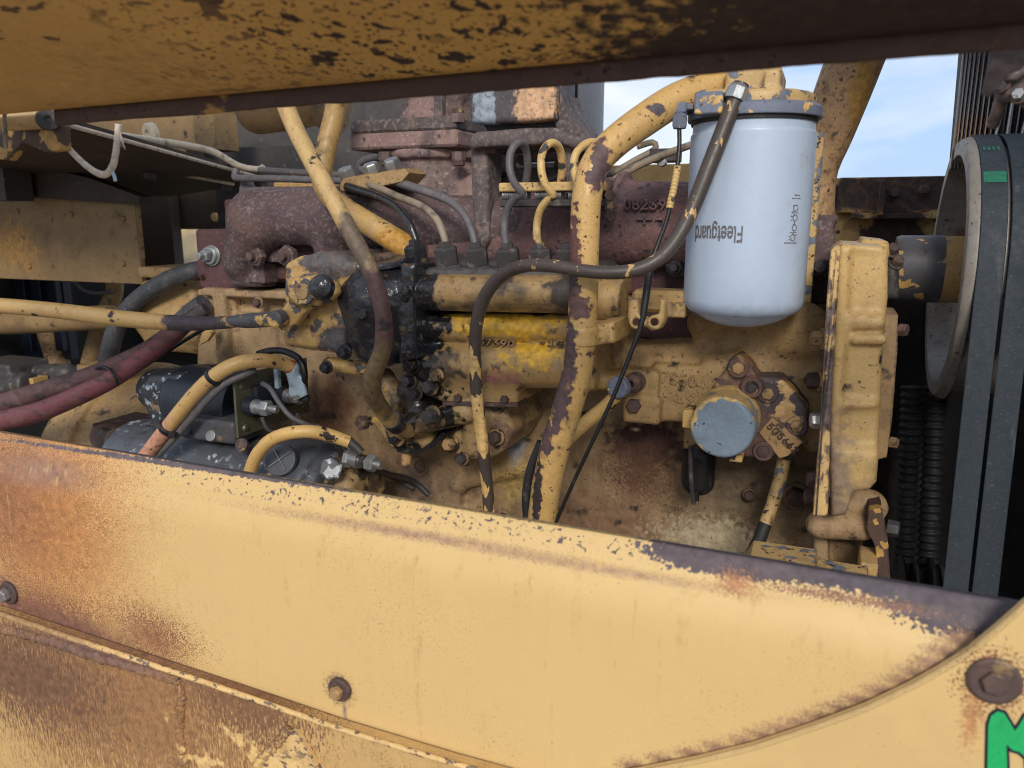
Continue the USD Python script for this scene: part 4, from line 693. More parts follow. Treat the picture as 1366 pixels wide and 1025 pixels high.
# ---- cylinder head
t = Thing('cylinder_head', 'dark red cylinder head under the purple exhaust manifold', 'cylinder head')
b = Casting(.0032).add(pblock(300, 262, 930, 350, .96, 1.0, .004)).add(pblock(262, 306, 330, 388, .865, .97, .005)).add(pblock(300, 345, 930, 386, .875, .97, .004)).add(pblock(262, 352, 420, 372, .868, .9, .002)).sub(rod(P(272, 372, .85), P(272, 372, .90), .0035))
t.part('casting', b.mesh(.0005, 90), L['head_red'], 60)
p = P(284, 341, .865); s = S(284, 341, .865)
i = t.part('washer', ring(p, TO, 4 * s, 14 * s, 3 * s), L['steel'], 30, label='bright stack of zinc washers')
t.part('washer', ring(p + V(-.002, -3 * s, 0), TO, 4 * s, 12 * s, 4 * s), L['zinc'])
t.part('nut', hexhead(p + V(-.003, -7 * s, 0), V(-.25, -1, 0), 9 * s, 7 * s), L['zinc']); t.part('stud', disc(p + V(-.004, -13 * s, 0), V(-.25, -1, 0), 5 * s, 8 * s), L['zinc'])
for a, c in ((345, 342), (387, 342)):
    pp = P(a, c, .835); ss = S(a, c, .835)
    j = t.part('stud_nut', hexhead(pp, V(-.1, -1, 0), 15 * ss, 10 * ss), L['manifold_rust'], label='rusty manifold nut with stud end')
    t.part('stud_end', cat(ring(pp + TO * 9 * ss, V(-.1, -1, 0), 3 * ss, 10 * ss, 3 * ss), disc(pp + TO * 10 * ss, V(-.1, -1, 0), 6 * ss, 9 * ss)), L['bolt_rust'], parent=j)
for a, c in ((505, 345), (903, 356)):
    pbolt(t, a, c, .85, 11, L['bolt_dark'], L['bolt_dark'], stud=14)
t.part('shade_strip', rough(subd(pbox(800, 418, 935, 452, .845, .868, .003), .01), .0005, 100), L['head_red'])  # dark red box added to stand in for the shaded void here
t.part('clamp_block', pbox(330, 352, 352, 378, .84, .87, .003), L['manifold_rust']); t.part('clamp_block', pbox(354, 330, 372, 350, .85, .87, .003), L['manifold_rust'])
t.done()

# ---- exhaust manifold, log shaped
t = Thing('exhaust_manifold', 'purple brown rusted log exhaust manifold, left end curving down to the head', 'exhaust manifold')
b = Casting(.003)
b.add(capsule(P(345, 288, .848), P(560, 290, .85), 39 * S(450, 300, .85)), .01)
b.add(capsule(P(342, 302, .845), P(322, 350, .85), 38 * S(320, 340, .85), 24 * S(320, 340, .85)), .012).add(capsule(P(446, 305, .845), P(448, 350, .85), 30 * S(430, 340, .85), 26 * S(430, 340, .85)), .012)
b.add(capsule(P(560, 300, .85), P(700, 305, .86), 40 * S(600, 300, .85)), .01)
b
b.add(slab([(300, 352), (345, 352), (348, 384), (304, 384)], .842, .88, .008), .01).add(slab([(425, 350), (470, 350), (468, 384), (430, 384)], .842, .88, .008), .01)
t.part('left_casting', b.mesh(.0009, 150), L['manifold_rust'], 60)
t.part('cast_number', letters('0E00E 4N1154', 346, 284, .8175, 9, 88, .0040, -.015), L['manifold_rust'], False)
b = Casting(.003)
b.add(rod(P(800, 297, .87), P(960, 303, .87), 56 * S(860, 297, .87), .01)).add(capsule(P(560, 330, .87), P(800, 300, .87), 52 * S(700, 300, .87)), .02)
b.add(rod(P(822, 292, .87), P(832, 293, .87), 62 * S(830, 292, .87), .003), .004)
t.part('right_casting', b.mesh(.0006, 150), L['pink_rust'], 60, label='pinkish right section blotched with dark rust spots')
for k, (a, c) in enumerate(((808, 246), (811, 261), (809, 274), (812, 287))): t.part('joint_bolt', hexhead(P(a, c, .80), V(.6, -1, 0), 9 * S(a, c, .8), 11 * S(a, c, .8)), L['bolt_rust'])
t.part('cast_number', letters('08239', 833, 280, .8225, 14, 56, .0050, -.01), L['pink_rust'], False)
t.part('cast_mark', cat(pbox(849, 291, 870, 294, .8185, .822), pbox(858, 285, 861, 300, .8185, .822), pbox(874, 291, 884, 294, .8185, .822)), L['pink_rust'], False)
t.done()

# ---- turbo pedestal, elbow and heat shield
t = Thing('exhaust_pedestal', 'pale pink rusted exhaust pedestal with bolted flange behind the injector lines', 'exhaust pedestal')
c0 = P(575, 300, .93); s = S(575, 300, .93); zt = P(575, 205, .93)[2]; zb = P(575, 360, .93)[2]
b = Casting(.0032)
b.add(capsule(V(c0[0], .93, zb + .02), V(c0[0] + .012, .93, zt), 82 * s, 58 * s)).add(rod(V(c0[0] + .01, .93, zt - .01), V(c0[0] + .01, .93, zt + .002), 70 * s, .003), .008)
b.add(capsule(P(640, 250, .90), P(640, 340, .90), 22 * s, 34 * s), .02).add(capsule(P(560, 330, .87), P(690, 320, .87), .035), .03)
t.part('pedestal', b.mesh(.0006, 120), L['turbo_pink'], 60)
for z0, z1, r, mt in ((204, 183, 74, 'turbo_pink'), (183.2, 166, 72, 'flange_rust')):
    za, zb_ = P(575, z0, .93)[2], P(575, z1, .93)[2]
    t.part('flange', rough(subd(rbox(V(c0[0] - r * s * 1.02, .93 - 72 * s, za), V(c0[0] + r * s * 1.02, .93 + 72 * s, zb_), .008), .006), .0006, 130), L[mt], 40)
zt2 = P(580, 166, .93)[2]
t.part('elbow', sweep([V(c0[0] + .015, .93, zt2 - .004), V(c0[0] + .018, .93, zt2 + .03), V(c0[0] + .035, .945, zt2 + .075)], [50 * s, 46 * s, 44 * s], n=36, bump=.02), L['turbo_pink'], 50)
t.part('elbow_rib', rbox(V(c0[0] + .032, .882, zt2), V(c0[0] + .044, .90, zt2 + .06), .004), L['flange_rust'])
for a, c, u in ((514, 203, -1), (612, 203, -1), (611, 164, 1)):
    p = P(a, c, .865); ss = S(a, c, .865)
    i = t.part('bolt', hexhead(p, V(0, 0, u), 9.5 * ss, 12 * ss), L['bolt_pink']); t.part('nut', hexhead(p + V(0, 0, u * 12 * ss), V(0, 0, u), 8 * ss, 6 * ss), L['bolt_rust'], parent=i)
t.done()
t = Thing('turbo_bracket', 'dark cast arch bracket beneath the boxy heat shield', 'bracket')
b = Casting(.003).add(slab([(624, 186), (634, 176), (690, 171), (742, 170), (790, 190), (796, 208), (772, 200), (746, 192), (700, 194), (640, 196), (626, 200)], .80, .90, .004))
b.add(slab([(625, 186), (648, 186), (650, 240), (652, 320), (640, 340), (630, 300)], .815, .86, .005), .006).add(slab([(748, 186), (770, 196), (772, 262), (754, 262)], .815, .86, .004), .006)
t.part('arch_casting', b.mesh(.0008, 160), L['flange_rust'], 60)
p = P(653, 195, .825); ss = S(653, 195, .825)
t.part('bolt', hexhead(p, V(0, 0, -1), 10 * ss, 10 * ss), L['bolt_pink']); t.part('bolt', hexhead(P(745, 262, .82), V(0, 0, 1), 9 * ss, 12 * ss), L['bolt_rust']); t.done()
t = Thing('heat_shield', 'dark boxy turbo heat shield with an orange patch and pale blue worn corner', 'heat shield')
F0, F1 = .815, .885
b = Casting(.003).add(slab([(625, 90), (742, 90), (740, 158), (715, 161), (690, 163), (655, 165), (626, 164)], F0, F1, .0025))
t.part('box', b.mesh(.0004, 200), L['heat_box'], 50)
t.part('skirt', plate([(640, 160), (738, 156), (742, 171), (690, 174), (650, 174)], .835, .88), L['rubber'])
t.part('flare', subd(plate([(738, 122), (746, 120), (752, 140), (783, 186), (782, 208), (744, 174), (738, 160)], .83, .90), .01), L['flange_rust'], 30)
t.done()
t = Thing('turbo_housing', 'dark turbo housing in the shadow under the arch bracket', 'turbo housing')
b = Casting(.0034).add(rod(P(715, 235, .93), P(715, 235, 1.02), 48 * S(715, 235, .95), .012)).add(slab([(640, 180), (790, 180), (800, 300), (640, 300)], .97, 1.06, .01), .01).add(capsule(P(690, 262, .92), P(770, 240, .93), .012), .01)
t.part('volute', b.mesh(.0008, 120), L['flange_rust'], 60)
for a, c in ((700, 214), (726, 250), (668, 232), (752, 222)): pbolt(t, a, c, .92, 8, L['bolt_rust'], L['bolt_dark'])
t.part('pipe_band', tube([(690, 222, .915), (740, 220, .915)], 4, n=10), L['steel'])
t.done()
t = Thing('air_can', 'pale grey upright cylinder with dark band against the sky', 'canister')
c0 = P(768, 200, 1.12); s = S(768, 200, 1.12); z0 = P(768, 250, 1.12)[2]
t.part('cylinder', lathe([(0, 0), (36 * s, 0), (36 * s, .5), (0, .5)], V(c0[0], 1.12, z0), V(0, 0, 1), 48), L['can_grey']); 
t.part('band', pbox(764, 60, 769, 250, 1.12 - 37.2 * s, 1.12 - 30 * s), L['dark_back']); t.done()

# ---- fuel injection pump
t = Thing('fuel_injection_pump', 'oily tan fuel injection pump housing with fresh yellow patches and raised part number', 'injection pump')
b = Casting(.0026)
b.add(slab([(540, 357), (800, 360), (815, 380), (815, 402), (540, 402)], .738, .83, .006)).add(slab([(542, 346), (800, 350), (806, 372), (542, 372)], .765, .83, .005), .005)
b.add(rod(P(553, 437, .75), P(770, 438, .75), 19 * S(660, 437, .75), .004), .004)
b.add(slab([(560, 430), (770, 430), (768, 500), (560, 500)], .760, .83, .004), .004)
b.add(capsule(P(580, 487, .752), P(768, 486, .752), 31 * S(660, 485, .75)), .004)
b.add(slab([(588, 490), (688, 490), (690, 540), (672, 546), (590, 540)], .735, .82, .006), .008)
b.add(slab([(540, 400), (575, 400), (590, 520), (560, 530), (545, 480)], .745, .83, .006), .01)
gk = plate([(590, 536), (690, 538), (690, 543), (590, 541)], .732, .76)
b.sub(rod(P(556, 412, .727), P(775, 413, .727), .0028, .001), .003)
t.part('housing', b.mesh(.0005, 110), L['pump_body'], 60); t.part('gasket', gk, L['bolt_rust'])
for a, c, r in ((612, 531, 6), (674, 533, 6)): pbolt(t, a, c, .735, r, L['bolt_rust'], None)
t.part('cast_number', letters('9S7390', 632, 458, .7445, 9.5, 62, .0085, -.02), L['bolt_tan'], False); t.part('cast_number', letters('-1E', 722, 460, .7445, 9.5, 34, .0085, -.02), L['bolt_tan'], False)
b = Casting(.0026).add(rod(P(548, 390, .735), P(795, 393, .735), 25 * S(660, 390, .735), .004)).add(rod(P(540, 390, .735), P(562, 390, .735), 31 * S(550, 390, .735), .006), .006)
t.part('fuel_gallery', b.mesh(.0005, 110), L['fuel_rail'], 60)
t.part('end_coupler', lathe([(0, 0), (30 * S(830, 400, .735), 0), (30 * S(830, 400, .735), .022), (28 * S(830, 400, .735), .024), (0, .024)], P(800, 401, .745), V(1, 0, 0), 36), L['pump_body'])
t.part('coupler_ring', lathe([(0, 0), (26 * S(830, 400, .735), 0), (26 * S(830, 400, .735), .02), (0, .02)], P(778, 400, .745), V(1, 0, 0), 36), L['fuel_rail'])
for k, (a, c) in enumerate(((557, 352), (597, 354), (637, 355), (679, 356), (722, 356), (759, 356))):
    p = P(a, c, .755); ss = S(a, c, .755); mt = L['oily_black'] if k == 0 else L['bolt_dark']; ax = V(-.04, -.16, 1)
    i = t.part('delivery_base', lathe([(0, 0), (19 * ss, 0), (19 * ss, 4 * ss), (15 * ss, 7 * ss), (0, 7 * ss)], p - ax * 6 * ss, ax, 28), L['oily_black'] if k == 0 else L['pump_body'])
    t.part('delivery_nut', lathe([(0, 0), (15.5 * ss, 0), (16.5 * ss, 3 * ss), (16.5 * ss, 22 * ss), (13.5 * ss, 25 * ss), (9 * ss, 26 * ss), (8 * ss, 32 * ss), (0, 32 * ss)], p, ax, 6, spin=.4 + k), mt, 30, parent=i)
b = Casting(.0026).add(slab([(768, 428), (818, 428), (820, 459), (796, 460), (792, 520), (768, 530), (766, 460)], .725, .80, .004)).add(slab([(770, 455), (800, 462), (800, 500), (840, 505), (830, 520), (765, 525)], .745, .82, .006), .006)
t.part('mount_foot', b.mesh(.0004, 110), L['pump_body'], 60)
for a, c, r in ((550, 487, 12), (583, 501, 10), (556, 452, 9)): pbolt(t, a, c, .728, r * .8, L['gunk' if r > 9 else 'bolt_dark'], L['gunk'])
t.done()

# ---- governor and its lever
t = Thing('governor_housing', 'chipped yellow governor housing blackened with wet oil beside the pump', 'governor')
b = Casting(.0026)
b.add(slab([(378, 352), (395, 342), (440, 336), (455, 340), (466, 360), (458, 466), (450, 474), (425, 468), (380, 462), (376, 440), (392, 430), (376, 400)], .705, .80, .008))
b.add(slab([(515, 362), (542, 357), (550, 400), (548, 470), (525, 488), (512, 470)], .728, .80, .008), .012)
b.add(capsule(P(440, 486, .73), P(500, 494, .74), .0085), .008).add(capsule(P(430, 354, .715), P(480, 358, .715), .011), .010)
b.add(slab([(376, 440), (392, 446), (440, 456), (450, 470), (420, 468), (378, 462)], .715, .76, .004), .006)
t.part('housing', b.mesh(.0008, 150), L['governor'], 60)
b = Casting(.0026).add(capsule(P(505, 398, .733), P(508, 446, .736), 50 * S(505, 420, .733), 45 * S(505, 420, .733))).add(rod(P(470, 400, .74), P(548, 404, .74), 40 * S(505, 400, .74), .006), .01).add(slab([(532, 352), (552, 352), (552, 480), (530, 486)], .712, .78, .006), .008)
t.part('oily_drum', b.mesh(.0010, 110), L['oily_black'], 60, label='bulging drum soaked in wet black oil')
t.part('neck_ring', ring(P(508, 352, .735), V(0, -.2, 1), 20 * S(505, 350, .73), 36 * S(505, 350, .73), .006), L['governor'])
for a, c, r in ((488, 418, 8), (543, 388, 7), (460, 470, 8), (436, 490, 7)): pbolt(t, a, c, .699, r, L['oily_black'], L['oily_black'])
t.done()
t = Thing('governor_lever', 'yellow clamp lever with round pivot on the front of the governor', 'lever')
b = Casting(.0022)
b.add(slab([(366, 424), (384, 400), (386, 380), (400, 366), (425, 366), (444, 374), (448, 392), (438, 404), (418, 410), (404, 420), (386, 444), (372, 441)], .683, .697, .004)).add(capsule(P(424, 386, .683), P(424, 386, .70), 15 * S(424, 386, .69)), .006).add(rod(P(405, 389, .678), P(405, 389, .70), 20 * S(405, 389, .69), .003), .003)
t.part('lever_arm', b.mesh(.0005, 160), L['governor'], 60)
p = P(405, 389, .6765); ss = S(405, 389, .6765)
t.part('pivot_ring', ring(p, TO, 11 * ss, 18 * ss, 4 * ss), L['clevis']); t.part('pivot', disc(p, TO, 11 * ss, 6 * ss), L['bolt_tan'])
t.part('knob', lathe([(0, 0), (16 * ss, 0), (18 * ss, 4 * ss), (15 * ss, 13 * ss), (7 * ss, 17 * ss), (0, 17 * ss)], P(431, 384, .684), V(.3, -1, .2), 20), L['oily_black']); t.done()
t = Thing('control_rod', 'long yellow control rod with chipped rusty end pinned to the governor lever', 'control rod')
t.part('rod', tube([(-60, 403, .70), (60, 413, .69), (150, 424, .685), (235, 431, .68), (300, 431, .68), (318, 430, .68)], [10, 10.5, 11, 10.5, 8, 6.5], n=24, bump=.02), L['control_rod'])
t.part('lock_nut', lathe([(0, 0), (9 * S(305, 430, .68), 0), (9 * S(305, 430, .68), .006), (0, .006)], P(293, 430, .68), V(1, 0, -.01), 6), L['bolt_rust'])
t.part('clevis', tube([(306, 429, .68), (330, 428, .678), (352, 427, .677), (368, 426, .676)], [7, 10, 10, 10], n=18), L['clevis'])
i = t.part('pin', lathe([(0, -.008), (12 * S(370, 426, .67), -.008), (12 * S(370, 426, .67), .004), (9 * S(370, 426, .67), .006), (0, .006)], P(369, 426, .672), TO, 24), L['clevis'])
t.done()
# ---- flywheel housing and things low at left
t = Thing('flywheel_housing', 'domed tan flywheel housing between the red hoses and the starter', 'flywheel housing')
b = Casting(.0036)
c0 = P(215, 622, 1.0); s = S(215, 640, 1.0)
xa, xb = P(100, 600, .9)[0], P(330, 520, .9)[0]
b.add(rod(V(xa - .02, 1.0, c0[2] - .01), V(xb, 1.0, c0[2] - .01), .185, .03))
b.add(rod(V(xa + .055, 1.0, c0[2] - .01), V(xa + .075, 1.0, c0[2] - .01), .196, .006), .008)
b.add(pblock(187, 376, 262, 470, .93, 1.1, .012), .02).add(capsule(P(200, 420, .95), P(300, 440, .93), .030), .03)
b.add(pblock(183, 357, 262, 372, .95, 1.1, .003))
t.part('bell_casting', b.mesh(.0006, 60), L['cast_tan'], 60)
for a, c in ((160, 588), (140, 582)): pbolt(t, a, c, .79, 14, L['bolt_dark'], L['bolt_rust'], d=V(.75, -.6, 0))
t.part('lug', rough(subd(pbox(124, 570, 190, 600, .80, .88, .006), .006), .001, 120), L['bolt_rust'])
t.done()
t = Thing('cross_beam', 'dusty tan round beam running left beneath the control rod', 'beam')
t.part('beam', tube([(-80, 430, 1.05), (20, 430, 1.05), (130, 424, 1.05), (150, 423, 1.05)], 16, n=24), L['cab_brown']); t.done()
one('bent_tube', 'tan bent tube coming down behind the beam under the cab box', 'tube', tube([(152, 366, 1.15), (152, 392, 1.15), (138, 420, 1.15), (130, 445, 1.15), (118, 490, 1.15)], 11, n=20), L['cab_brown'], 40)
one('slanted_strut', 'short reddish brown strut in the shadow below the tan beam', 'strut', tube([(64, 440, 1.2), (80, 492, 1.2)], 14, n=16), L['stack_pipe'], 40)
one('thin_wire', 'thin grey wire sagging in the shadow below the cab box', 'wire', tube([(95, 372, 1.12), (112, 387, 1.12), (130, 391, 1.12), (150, 388, 1.12)], 2.2, n=8), L['line_grey'], 40)
t = Thing('drive_coupling', 'dark greasy coupling and yoke in the shadow at far left', 'coupling')
b = Casting(.003).add(capsule(P(-30, 500, .98), P(90, 498, .98), .018)).add(rod(P(8, 515, .93), P(40, 512, .93), .022, .006), .01).add(pblock(-40, 485, 12, 505, .92, 1.0, .004), .006)
t.part('yoke', b.mesh(.001, 90), L['bolt_dark'], 60); t.part('tan_band', pbox(33, 505, 45, 530, .93, .96), L['pipe_tan']); t.part('tan_block', pbox(103, 488, 130, 508, .90, .95), L['cast_tan']); t.done()
one('heater_hose', 'thick dark grey hose curving down behind the control rod', 'hose', tube([(275, 358, .92), (248, 364, .91), (215, 378, .90), (180, 403, .90), (158, 432, .90), (147, 465, .90), (140, 500, .92)], 11.5, n=22), L['hose_black'], 50)
one('short_dark_hose', 'short dark stub hose angled behind the end of the control rod', 'hose', tube([(236, 436, .84), (255, 418, .84), (272, 404, .84)], [13, 13, 12], n=22), L['hose_black'], 50)
t = Thing('upper_red_hose', 'dull brownish red hose, upper of the two tied together at left', 'hose')
t.part('hose', tube([(262, 420, .77), (236, 440, .76), (200, 466, .75), (165, 484, .745), (120, 503, .74), (60, 522, .735), (0, 540, .73), (-60, 560, .73)], [10, 12, 12.5, 13, 13.5, 14, 14, 14], n=24, bump=.05, seed=2), L['hose_red_dull'], 50); t.done()
t = Thing('lower_red_hose', 'brighter wine red hose, lower of the two tied together at left', 'hose')
t.part('hose', tube([(275, 412, .765), (250, 430, .755), (225, 452, .745), (190, 478, .735), (150, 505, .725), (100, 530, .72), (50, 550, .715), (0, 562, .71), (-60, 574, .71)], [9, 11, 12, 12, 12.5, 13, 13.5, 14, 14], n=24, bump=.04, seed=3), L['hose_red'], 50)
ring_px = [(134, 489), (146, 492), (156, 506), (152, 516), (140, 505), (130, 494)]
t.done()
pa = P(146, 497, .715)
one('hose_tie', 'black cable tie binding the two red hoses together', 'cable tie', sweep([P(128, 492, .728), P(136, 489, .715), P(147, 494, .708), P(155, 506, .709), P(157, 514, .716)], .0019, n=8), L['plastic_black'], 40)
one('shift_cable', 'thin black cable slanting behind the red hoses towards the block', 'cable', tube([(285, 432, .80), (250, 452, .79), (200, 484, .78), (140, 520, .78), (60, 560, .78)], 2.6, n=8), L['plastic_black'], 40)
t = Thing('cable_clip', 'small pale yellow clip bracket on the block corner under the rod end', 'clip')
t.part('clip', rough(subd(plate([(270, 440), (283, 434), (284, 444), (276, 455), (266, 460)], .83, .836), .004), .0004, 100), L['pipe_tan']); t.done()

# ---- starter motor, solenoid and cables
t = Thing('starter_motor', 'dark grey starter motor body with flaking paint lying behind the side panel', 'starter')
b = Casting(.003)
a0, a1 = P(180, 610, .74), P(440, 655, .74); s = S(330, 630, .74); R = 74 * s
a1 = V(a1[0], .74, a0[2] - .018); a0 = V(a0[0], .74, a0[2] - .018)
b.add(rod(a0, a1, R, .006)).add(rod(V(a1[0] - .01, .74, a1[2]), V(a1[0] + .012, .74, a1[2]), R * .86, .008), .006)
b.add(pblock(240, 560, 312, 590, .685, .74, .004), .006)
t.part('body', b.mesh(.0005, 100), L['starter_paint'], 60)
p = P(375, 614, .69); ss = S(375, 614, .69); nrm = V(.15, -1, .55)
q = t.part('inspection_plug', disc(p - nrm * .003, nrm, 22 * ss, .0065), L['starter_paint'], label='round plug with cross slot')
F = frame(nrm)
for ang in (.7, 2.27):
    u = F[:, 0] * math.cos(ang) + F[:, 1] * math.sin(ang); e = p + nrm / np.linalg.norm(nrm) * .0044
    t.part('slot_line', sweep([e - u * 18 * ss, e + u * 18 * ss], .0007, n=6), L['zinc'], parent=q)
for a, c, r, mt in ((250, 576, 9, 'starter_paint'), (283, 582, 9, 'steel'), (324, 594, 11, 'bolt_rust')): t.part('screw', disc(P(a, c, .686), V(.1, -1, .4), r * .85 * S(a, c, .68), .004), L[mt])
t.part('end_cap', Casting(.003).add(rod(V(a1[0] + .008, .745, a1[2]), V(a1[0] + .05, .745, a1[2]), R * .72, .012)).mesh(.0007, 100), L['gunk'], 60)
t.part('cap_bolt', hexhead(P(442, 626, .70), V(.5, -1, .3), 16 * ss, .007), L['starter_paint'])
t.done()
t = Thing('starter_nose', 'black greasy starter nose casting with pale paint flakes', 'starter nose')
b = Casting(.003).add(capsule(P(213, 520, .75), P(240, 524, .75), 30 * s, 30 * s)).add(slab([(184, 520), (196, 500), (240, 498), (246, 560), (214, 600), (196, 640), (178, 640), (200, 570)], .715, .80, .01), .015).add(capsule(P(180, 600, .74), P(215, 610, .74), .02), .02)
t.part('casting', b.mesh(.0012, 120), L['nose_black'], 60); t.done()
t = Thing('starter_solenoid', 'dark navy starter solenoid with olive end plate and stud terminals', 'solenoid')
s = S(300, 540, .735); ca = P(242, 530, .745); cb = V(P(330, 545, .745)[0], .745, ca[2] - .003)
t.part('can', lathe([(0, 0), (40 * s, 0), (44 * s, .006), (46 * s, .012), (47 * s, np.linalg.norm(cb - ca)), (0, np.linalg.norm(cb - ca))], ca, V(1, 0, -.02), 48), L['solenoid_navy'])
x0 = P(317, 545, .69)[0]; zt = P(318, 507, .69)[2]; zb = P(318, 583, .69)[2]
t.part('end_plate', rbox(V(x0 - .0015, .686, zb), V(x0 + .0015, .822, zt + .004), .001), L['olive_plate'])
for y, z in ((.698, zt - .009), (.698, zb + .009), (.811, zt - .005), (.811, zb + .009)): t.part('rivet', lathe([(0, 0), (.0042, 0), (.003, .002), (0, .0026)], V(x0 + .0015, y, z), V(1, 0, 0), 14), L['olive_plate'])
zc = (zt + zb) / 2
t.part('insulator', rough(subd(rbox(V(x0 + .001, .712, zc - .016), V(x0 + .010, .785, zc + .022), .004), .006), .0006, 90), L['solenoid_navy'])
def terminal(y, z, x, mt1, mt2, n=1.0):
    p = V(x, y, z); ax = V(1, 0, -.02)
    i = t.part('terminal_boss', lathe([(0, 0), (.011, 0), (.0105, .010), (0, .010)], p, ax, 24), L['solenoid_navy'])
    t.part('washer', lathe([(0, 0), (.0088, 0), (.0088, .006), (.0076, .0062), (.0076, .012), (0, .012)], p + ax * .010, ax, 24), L[mt1])
    t.part('nut', hexhead(p + ax * .022, ax, .0095, .010), L[mt1]); t.part('stud', lathe([(0, 0), (.0048, 0), (.0048, .010), (.004, .011), (0, .011)], p + ax * .032, ax, 14), L[mt2])
terminal(.700, P(345, 543, .70)[2], x0 + .006, 'zinc', 'steel'); terminal(.748, P(395, 530, .745)[2], x0 + .014, 'steel', 'bolt_dark')
t.part('bus_strap', sweep([V(x0 + .024, .702, zc - .012), V(x0 + .026, .712, zc - .030), V(x0 + .034, .74, zc - .034), V(x0 + .03, .76, zc - .02)], .0022, n=8), L['line_grey'])
t.part('spade', rbox(V(x0 + .012, .742, zt - .020), V(x0 + .018, .748, zt + .006), .001), L['lug_blue'])
t.done()
def tie(px, py, y, rpx, d):
    """small strap round a cable"""
    s = S(px, py, y); return ring(P(px, py, y) - np.asarray(d) * .003, d, rpx * s * .8, rpx * s * 1.22, .006)
t = Thing('battery_cable', 'thick yellow battery cable arching over the solenoid with black ties', 'cable')
cp = [(182, 625, .655), (222, 573, .658), (262, 524, .662), (290, 499, .668), (318, 485, .68), (350, 481, .70), (375, 485, .725), (388, 490, .735)]
t.part('cable', tube(cp, [10, 10, 10, 10, 10, 9.5, 9, 9], n=22), L['cable_yellow'], 50)
t.part('strap', tie(285, 503, .668, 10.5, (P(290, 499, .668) - P(262, 524, .662)) / np.linalg.norm(P(290, 499, .668) - P(262, 524, .662))), L['plastic_black']); t.part('strap', tie(224, 571, .658, 10.5, (P(262, 524, .662) - P(222, 573, .658)) / np.linalg.norm(P(262, 524, .662) - P(222, 573, .658))), L['plastic_black'])
t.part('strap_tail', rbox(P(229, 579, .652) - .003, P(229, 579, .652) + V(.007, .003, .002), .001), L['plastic_black'])
t.part('red_tape', tube([(384, 488, .733), (389, 491, .736)], 9.6, n=20), L['red_tape'])
t.part('cable_lug', Casting(.0016).add(capsule(P(390, 492, .737), P(393, 508, .74), 10 * S(390, 500, .74), 8 * S(390, 500, .74))).add(slab([(385, 505), (402, 502), (408, 528), (392, 536), (384, 526)], .737, .743, .002), .004).mesh(), L['lug_blue'], 60, label='pale blue taped cable lug')
t.done()
one('grey_wire', 'grey wire strapped beneath the yellow battery cable', 'wire', tube([(200, 618, .662), (236, 580, .664), (275, 535, .668), (300, 512, .675), (330, 498, .69), (338, 494, .70)], 5, n=12), L['line_grey'], 40)
one('black_loop_wire', 'black wire looping around the cable lug above the solenoid', 'wire', tube([(345, 472, .76), (362, 468, .75), (380, 469, .745), (398, 478, .742), (406, 494, .74), (405, 512, .742), (398, 524, .745)], 4.5, n=12), L['plastic_black'], 40)
one('small_terminal_wire', 'thin blue grey wire curving down from the solenoid plate', 'wire', tube([(350, 512, .70), (360, 518, .695), (372, 537, .69), (388, 556, .69), (408, 566, .70), (425, 570, .72)], 3.4, n=10), L['line_grey'], 40)
t = Thing('ground_cable', 'short chipped yellow cable arching across the starter body', 'cable')
t.part('cable', tube([(325, 665, .665), (334, 628, .662), (345, 604, .66), (362, 587, .66), (386, 578, .664), (415, 576, .675), (440, 581, .69), (466, 590, .70)], [8, 8.5, 9, 9, 9, 9, 9, 8], n=22), L['cable_chip'], 50)
t.part('cable_end', tube([(464, 588, .70), (474, 596, .702), (482, 604, .704)], [7, 6, 6], n=14), L['bolt_dark']); t.done()
t = Thing('starter_terminal', 'zinc nuts and washers on the starter end stud by the yellow cable', 'terminal')
ax = V(1, -.05, -.06); p = P(463, 611, .712); s = S(470, 612, .70)
for k, (x, r, h, mt) in enumerate(((0, 13, 8, 'zinc'), (8, 11, 12, 'steel'), (24, 10, 6, 'bolt_dark'), (34, 12, 12, 'zinc'))):
    t.part('nut', hexhead(p + ax * x * s, ax, r * s, h * s) if k != 1 else lathe([(0, 0), (r * s, 0), (r * s, h * s), (0, h * s)], p + ax * x * s, ax, 20), L[mt])
t.part('stud', lathe([(0, 0), (6 * s, 0), (6 * s, 56 * s), (0, 56 * s)], p, ax, 14), L['steel']); t.done()
one('starter_lead', 'dark frayed lead running right from the starter terminal across the block', 'wire', cat(tube([(488, 620, .74), (515, 632, .79), (540, 638, .83), (555, 645, .85), (572, 660, .855)], 4.2, n=10, bump=.3), tube([(500, 628, .80), (530, 640, .84), (552, 652, .85)], 3, n=8, bump=.2)), L['bolt_dark'], 40)

# ---- fuel transfer pump and fittings below the injection pump
t = Thing('transfer_pump', 'grimy tan fuel transfer pump bolted below the injection pump', 'transfer pump')
b = Casting(.0026)
b.add(slab([(598, 590), (606, 575), (640, 570), (650, 545), (674, 545), (686, 575), (672, 602), (655, 612), (622, 613), (600, 604)], .765, .86, .005))
b.add(slab([(609, 527), (678, 529), (678, 540), (609, 540)], .735, .80, .003), .003).add(capsule(P(632, 545, .755), P(636, 590, .775), 15 * S(630, 570, .76), 19 * S(630, 570, .76)), .008)
b.add(capsule(P(596, 556, .745), P(622, 548, .745), 16 * S(610, 550, .745)), .006).add(capsule(P(660, 552, .765), P(668, 580, .77), .009), .008)
t.part('body', b.mesh(.0006, 130), L['pump_tan'], 60)
for a, c, r, mt in ((602, 592, 9, 'bolt_tan'), (663, 583, 9, 'bolt_rust'), (664, 541, 8, 'bolt_dark'), (618, 612, 7, 'bolt_dark')): pbolt(t, a, c, .76, r, L[mt], L['gunk'], d=V(-.1, -1, .1))
t.part('plug', hexhead(P(620, 612, .77), V(0, -.2, -1), .006, .008), L['bolt_dark']); t.done()
